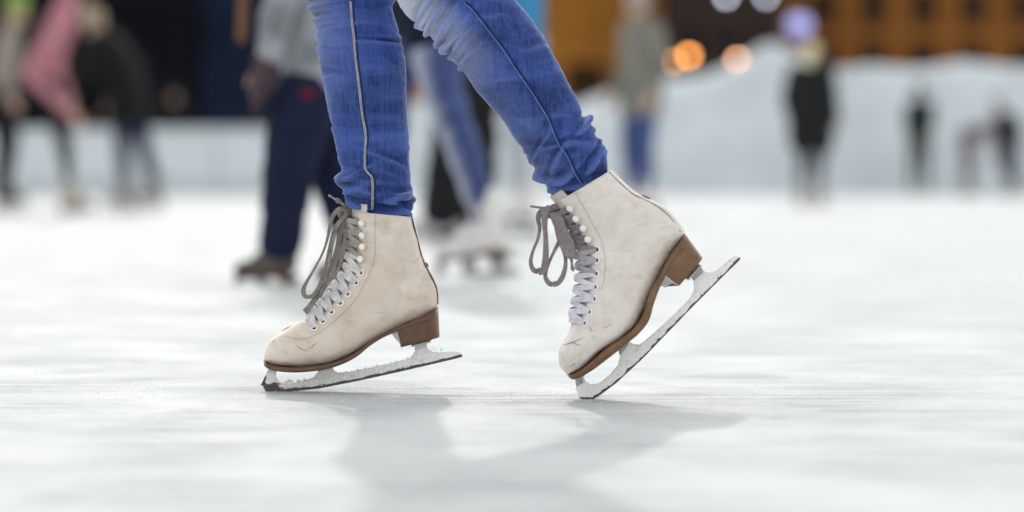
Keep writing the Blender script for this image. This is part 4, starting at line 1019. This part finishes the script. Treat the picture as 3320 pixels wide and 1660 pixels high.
# ------------------------------------------------------------------ buildings round the square
def building(label, pxl, pxr, Yb, H, wallc, win_x, win_z, ww, wh, depth=14.0, roofc=(.05, .04, .035)):
    xl, xr = P(pxl, 400, Yb).x, P(pxr, 400, Yb).x
    b = empty('building', ((xl+xr)/2, Yb, 0), label, 'building')
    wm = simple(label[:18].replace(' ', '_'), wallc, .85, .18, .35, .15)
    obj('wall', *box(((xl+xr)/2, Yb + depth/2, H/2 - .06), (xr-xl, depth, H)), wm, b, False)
    trim = simple('trim_' + label[:10].replace(' ', '_'), tuple(c*1.15 for c in wallc), .8, .1, 1)
    for z in (4.6, H - .5):
        obj('cornice', *box(((xl+xr)/2, Yb - .15, z), (xr-xl+.3, .5, .4)), trim, b, False)
    V = [Vector(p) for p in ((xl-.4, Yb-.4, H-.06), (xr+.4, Yb-.4, H-.06), (xr+.4, Yb+depth+.4, H-.06), (xl-.4, Yb+depth+.4, H-.06), (xl-.4, Yb+depth/2, H+4), (xr+.4, Yb+depth/2, H+4))]
    obj('roof', V, [(0, 1, 5, 4), (2, 3, 4, 5), (1, 2, 5), (3, 0, 4), (3, 2, 1, 0)], simple('roof_' + label[:10].replace(' ', '_'), roofc, .8, .2, 1), b, False)
    dark = simple('dark_pane', (.014, .011, .010), .6, .2, 1, .08) if 'dark_pane' not in bpy.data.materials else bpy.data.materials['dark_pane']
    src = None
    for z in win_z:
        for x in win_x:
            if not (xl + ww*.6 < x < xr - ww*.6): continue
            if src is None:
                fr = [box((0, 0, wh/2+.09), (ww+.36, .16, .18)), box((0, 0, -wh/2-.09), (ww+.46, .24, .18)), box((-ww/2-.09, 0, 0), (.18, .16, wh)), box((ww/2+.09, 0, 0), (.18, .16, wh)), box((0, .02, 0), (.07, .08, wh)), box((0, .02, wh*.18), (ww, .06, .07))]
                v, f = merge(fr); me = bpy.data.meshes.new('window'); me.from_pydata([tuple(q) for q in v], [], f); me.materials.append(trim)
                v, f = box((0, .03, 0), (ww, .03, wh)); mp = bpy.data.meshes.new('pane'); mp.from_pydata([tuple(q) for q in v], [], f); mp.materials.append(dark); src = (me, mp)
            w = bpy.data.objects.new('window', src[0]); COL.objects.link(w); w.parent = b; w.location = Vector((x, Yb - .085, z)) - Vector(b.location)
            p = bpy.data.objects.new('pane', src[1]); COL.objects.link(p); p.parent = w
    return b
YBD = 146.0; sB = FPX/(YBD + CAM_D)
wx = [P(2831 + 161*k, 400, YBD).x for k in range(-6, 12)]; zr = P(0, 190, YBD).z; zt = P(0, 22, YBD).z; dz = zt - zr
building('ochre building with rows of dark windows beyond the snow bank', 2535, 3720, YBD, 22, (.30, .118, .026), wx, [zr - dz, zr, zt, zt + dz, zt + 2*dz], 1.75, 2.2)  # wall colour includes the orange sodium light falling on the facade
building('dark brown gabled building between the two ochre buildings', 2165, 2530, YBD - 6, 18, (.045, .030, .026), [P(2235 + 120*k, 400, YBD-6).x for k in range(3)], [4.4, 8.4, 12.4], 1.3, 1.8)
building('orange ochre building beside the dark marquee', 1180, 2160, YBD + 2, 21, (.40, .165, .03), [P(1570 + 330*k, 400, YBD+2).x for k in range(2)], [6.0, 15.0], 2.6, 2.8)  # orange sodium light is put into this wall colour too

# ------------------------------------------------------------------ lit lamps
def lamp(label, px, py, Y, r, col, strength, group=None, name='street_lamp'):
    p = P(px, py, Y); b = empty(name, (p.x, p.y, -.06), label, 'lamp', group)
    IRON = bpy.data.materials.get('dark_iron') or simple('dark_iron', (.03, .03, .032), .5, .2, 4, .4)
    z = p.z - r
    obj('post', *lathe([(.16, -.06), (.16, .35), (.09, .5), (.06, .8), (.045, z - .25), (.07, z - .2), (.05, z - .06), (r*.6, z - .02)], (p.x, p.y, 0), 14), IRON, b)
    obj('globe', *lathe([(r*math.sin(math.pi*(i+.2)/12.4), -r*math.cos(math.pi*(i+.2)/12.4)) for i in range(13)], p, 18), glow(name + '_glow', col, strength), b)
    obj('cap', *lathe([(r*.75, p.z + r*.75), (r*.55, p.z + r*1.1), (.02, p.z + r*1.35)], (p.x, p.y, 0), 14), IRON, b)
lamp('bright orange street lamp above the snow bank, right one of a close pair', 2234, 180, 106, .17, (1.0, .36, .06), 8)
lamp('dim orange street lamp half behind a brighter orange lamp', 2184, 200, 106.8, .13, (1.0, .36, .08), 5.5)
lamp('pale orange street lamp partly hidden by the snow bank crest', 2392, 195, 108, .16, (1.0, .45, .20), 8)
lamp('tall white street lamp straight above the pale orange lamp', 2355, -12, 104, .13, (.78, .82, 1.0), 5.5, 'tall white street lamps')
lamp('tall white street lamp nearest the blue-violet globe lantern', 2484, -12, 104, .15, (.78, .82, 1.0), 3.5, 'tall white street lamps')
lamp('large blue-violet globe lantern shining above the snow bank crest', 2591, 82, 62, .30, (.17, .21, .95), .55, name='globe_lantern')
bpy.data.scenes.remove(WORK)
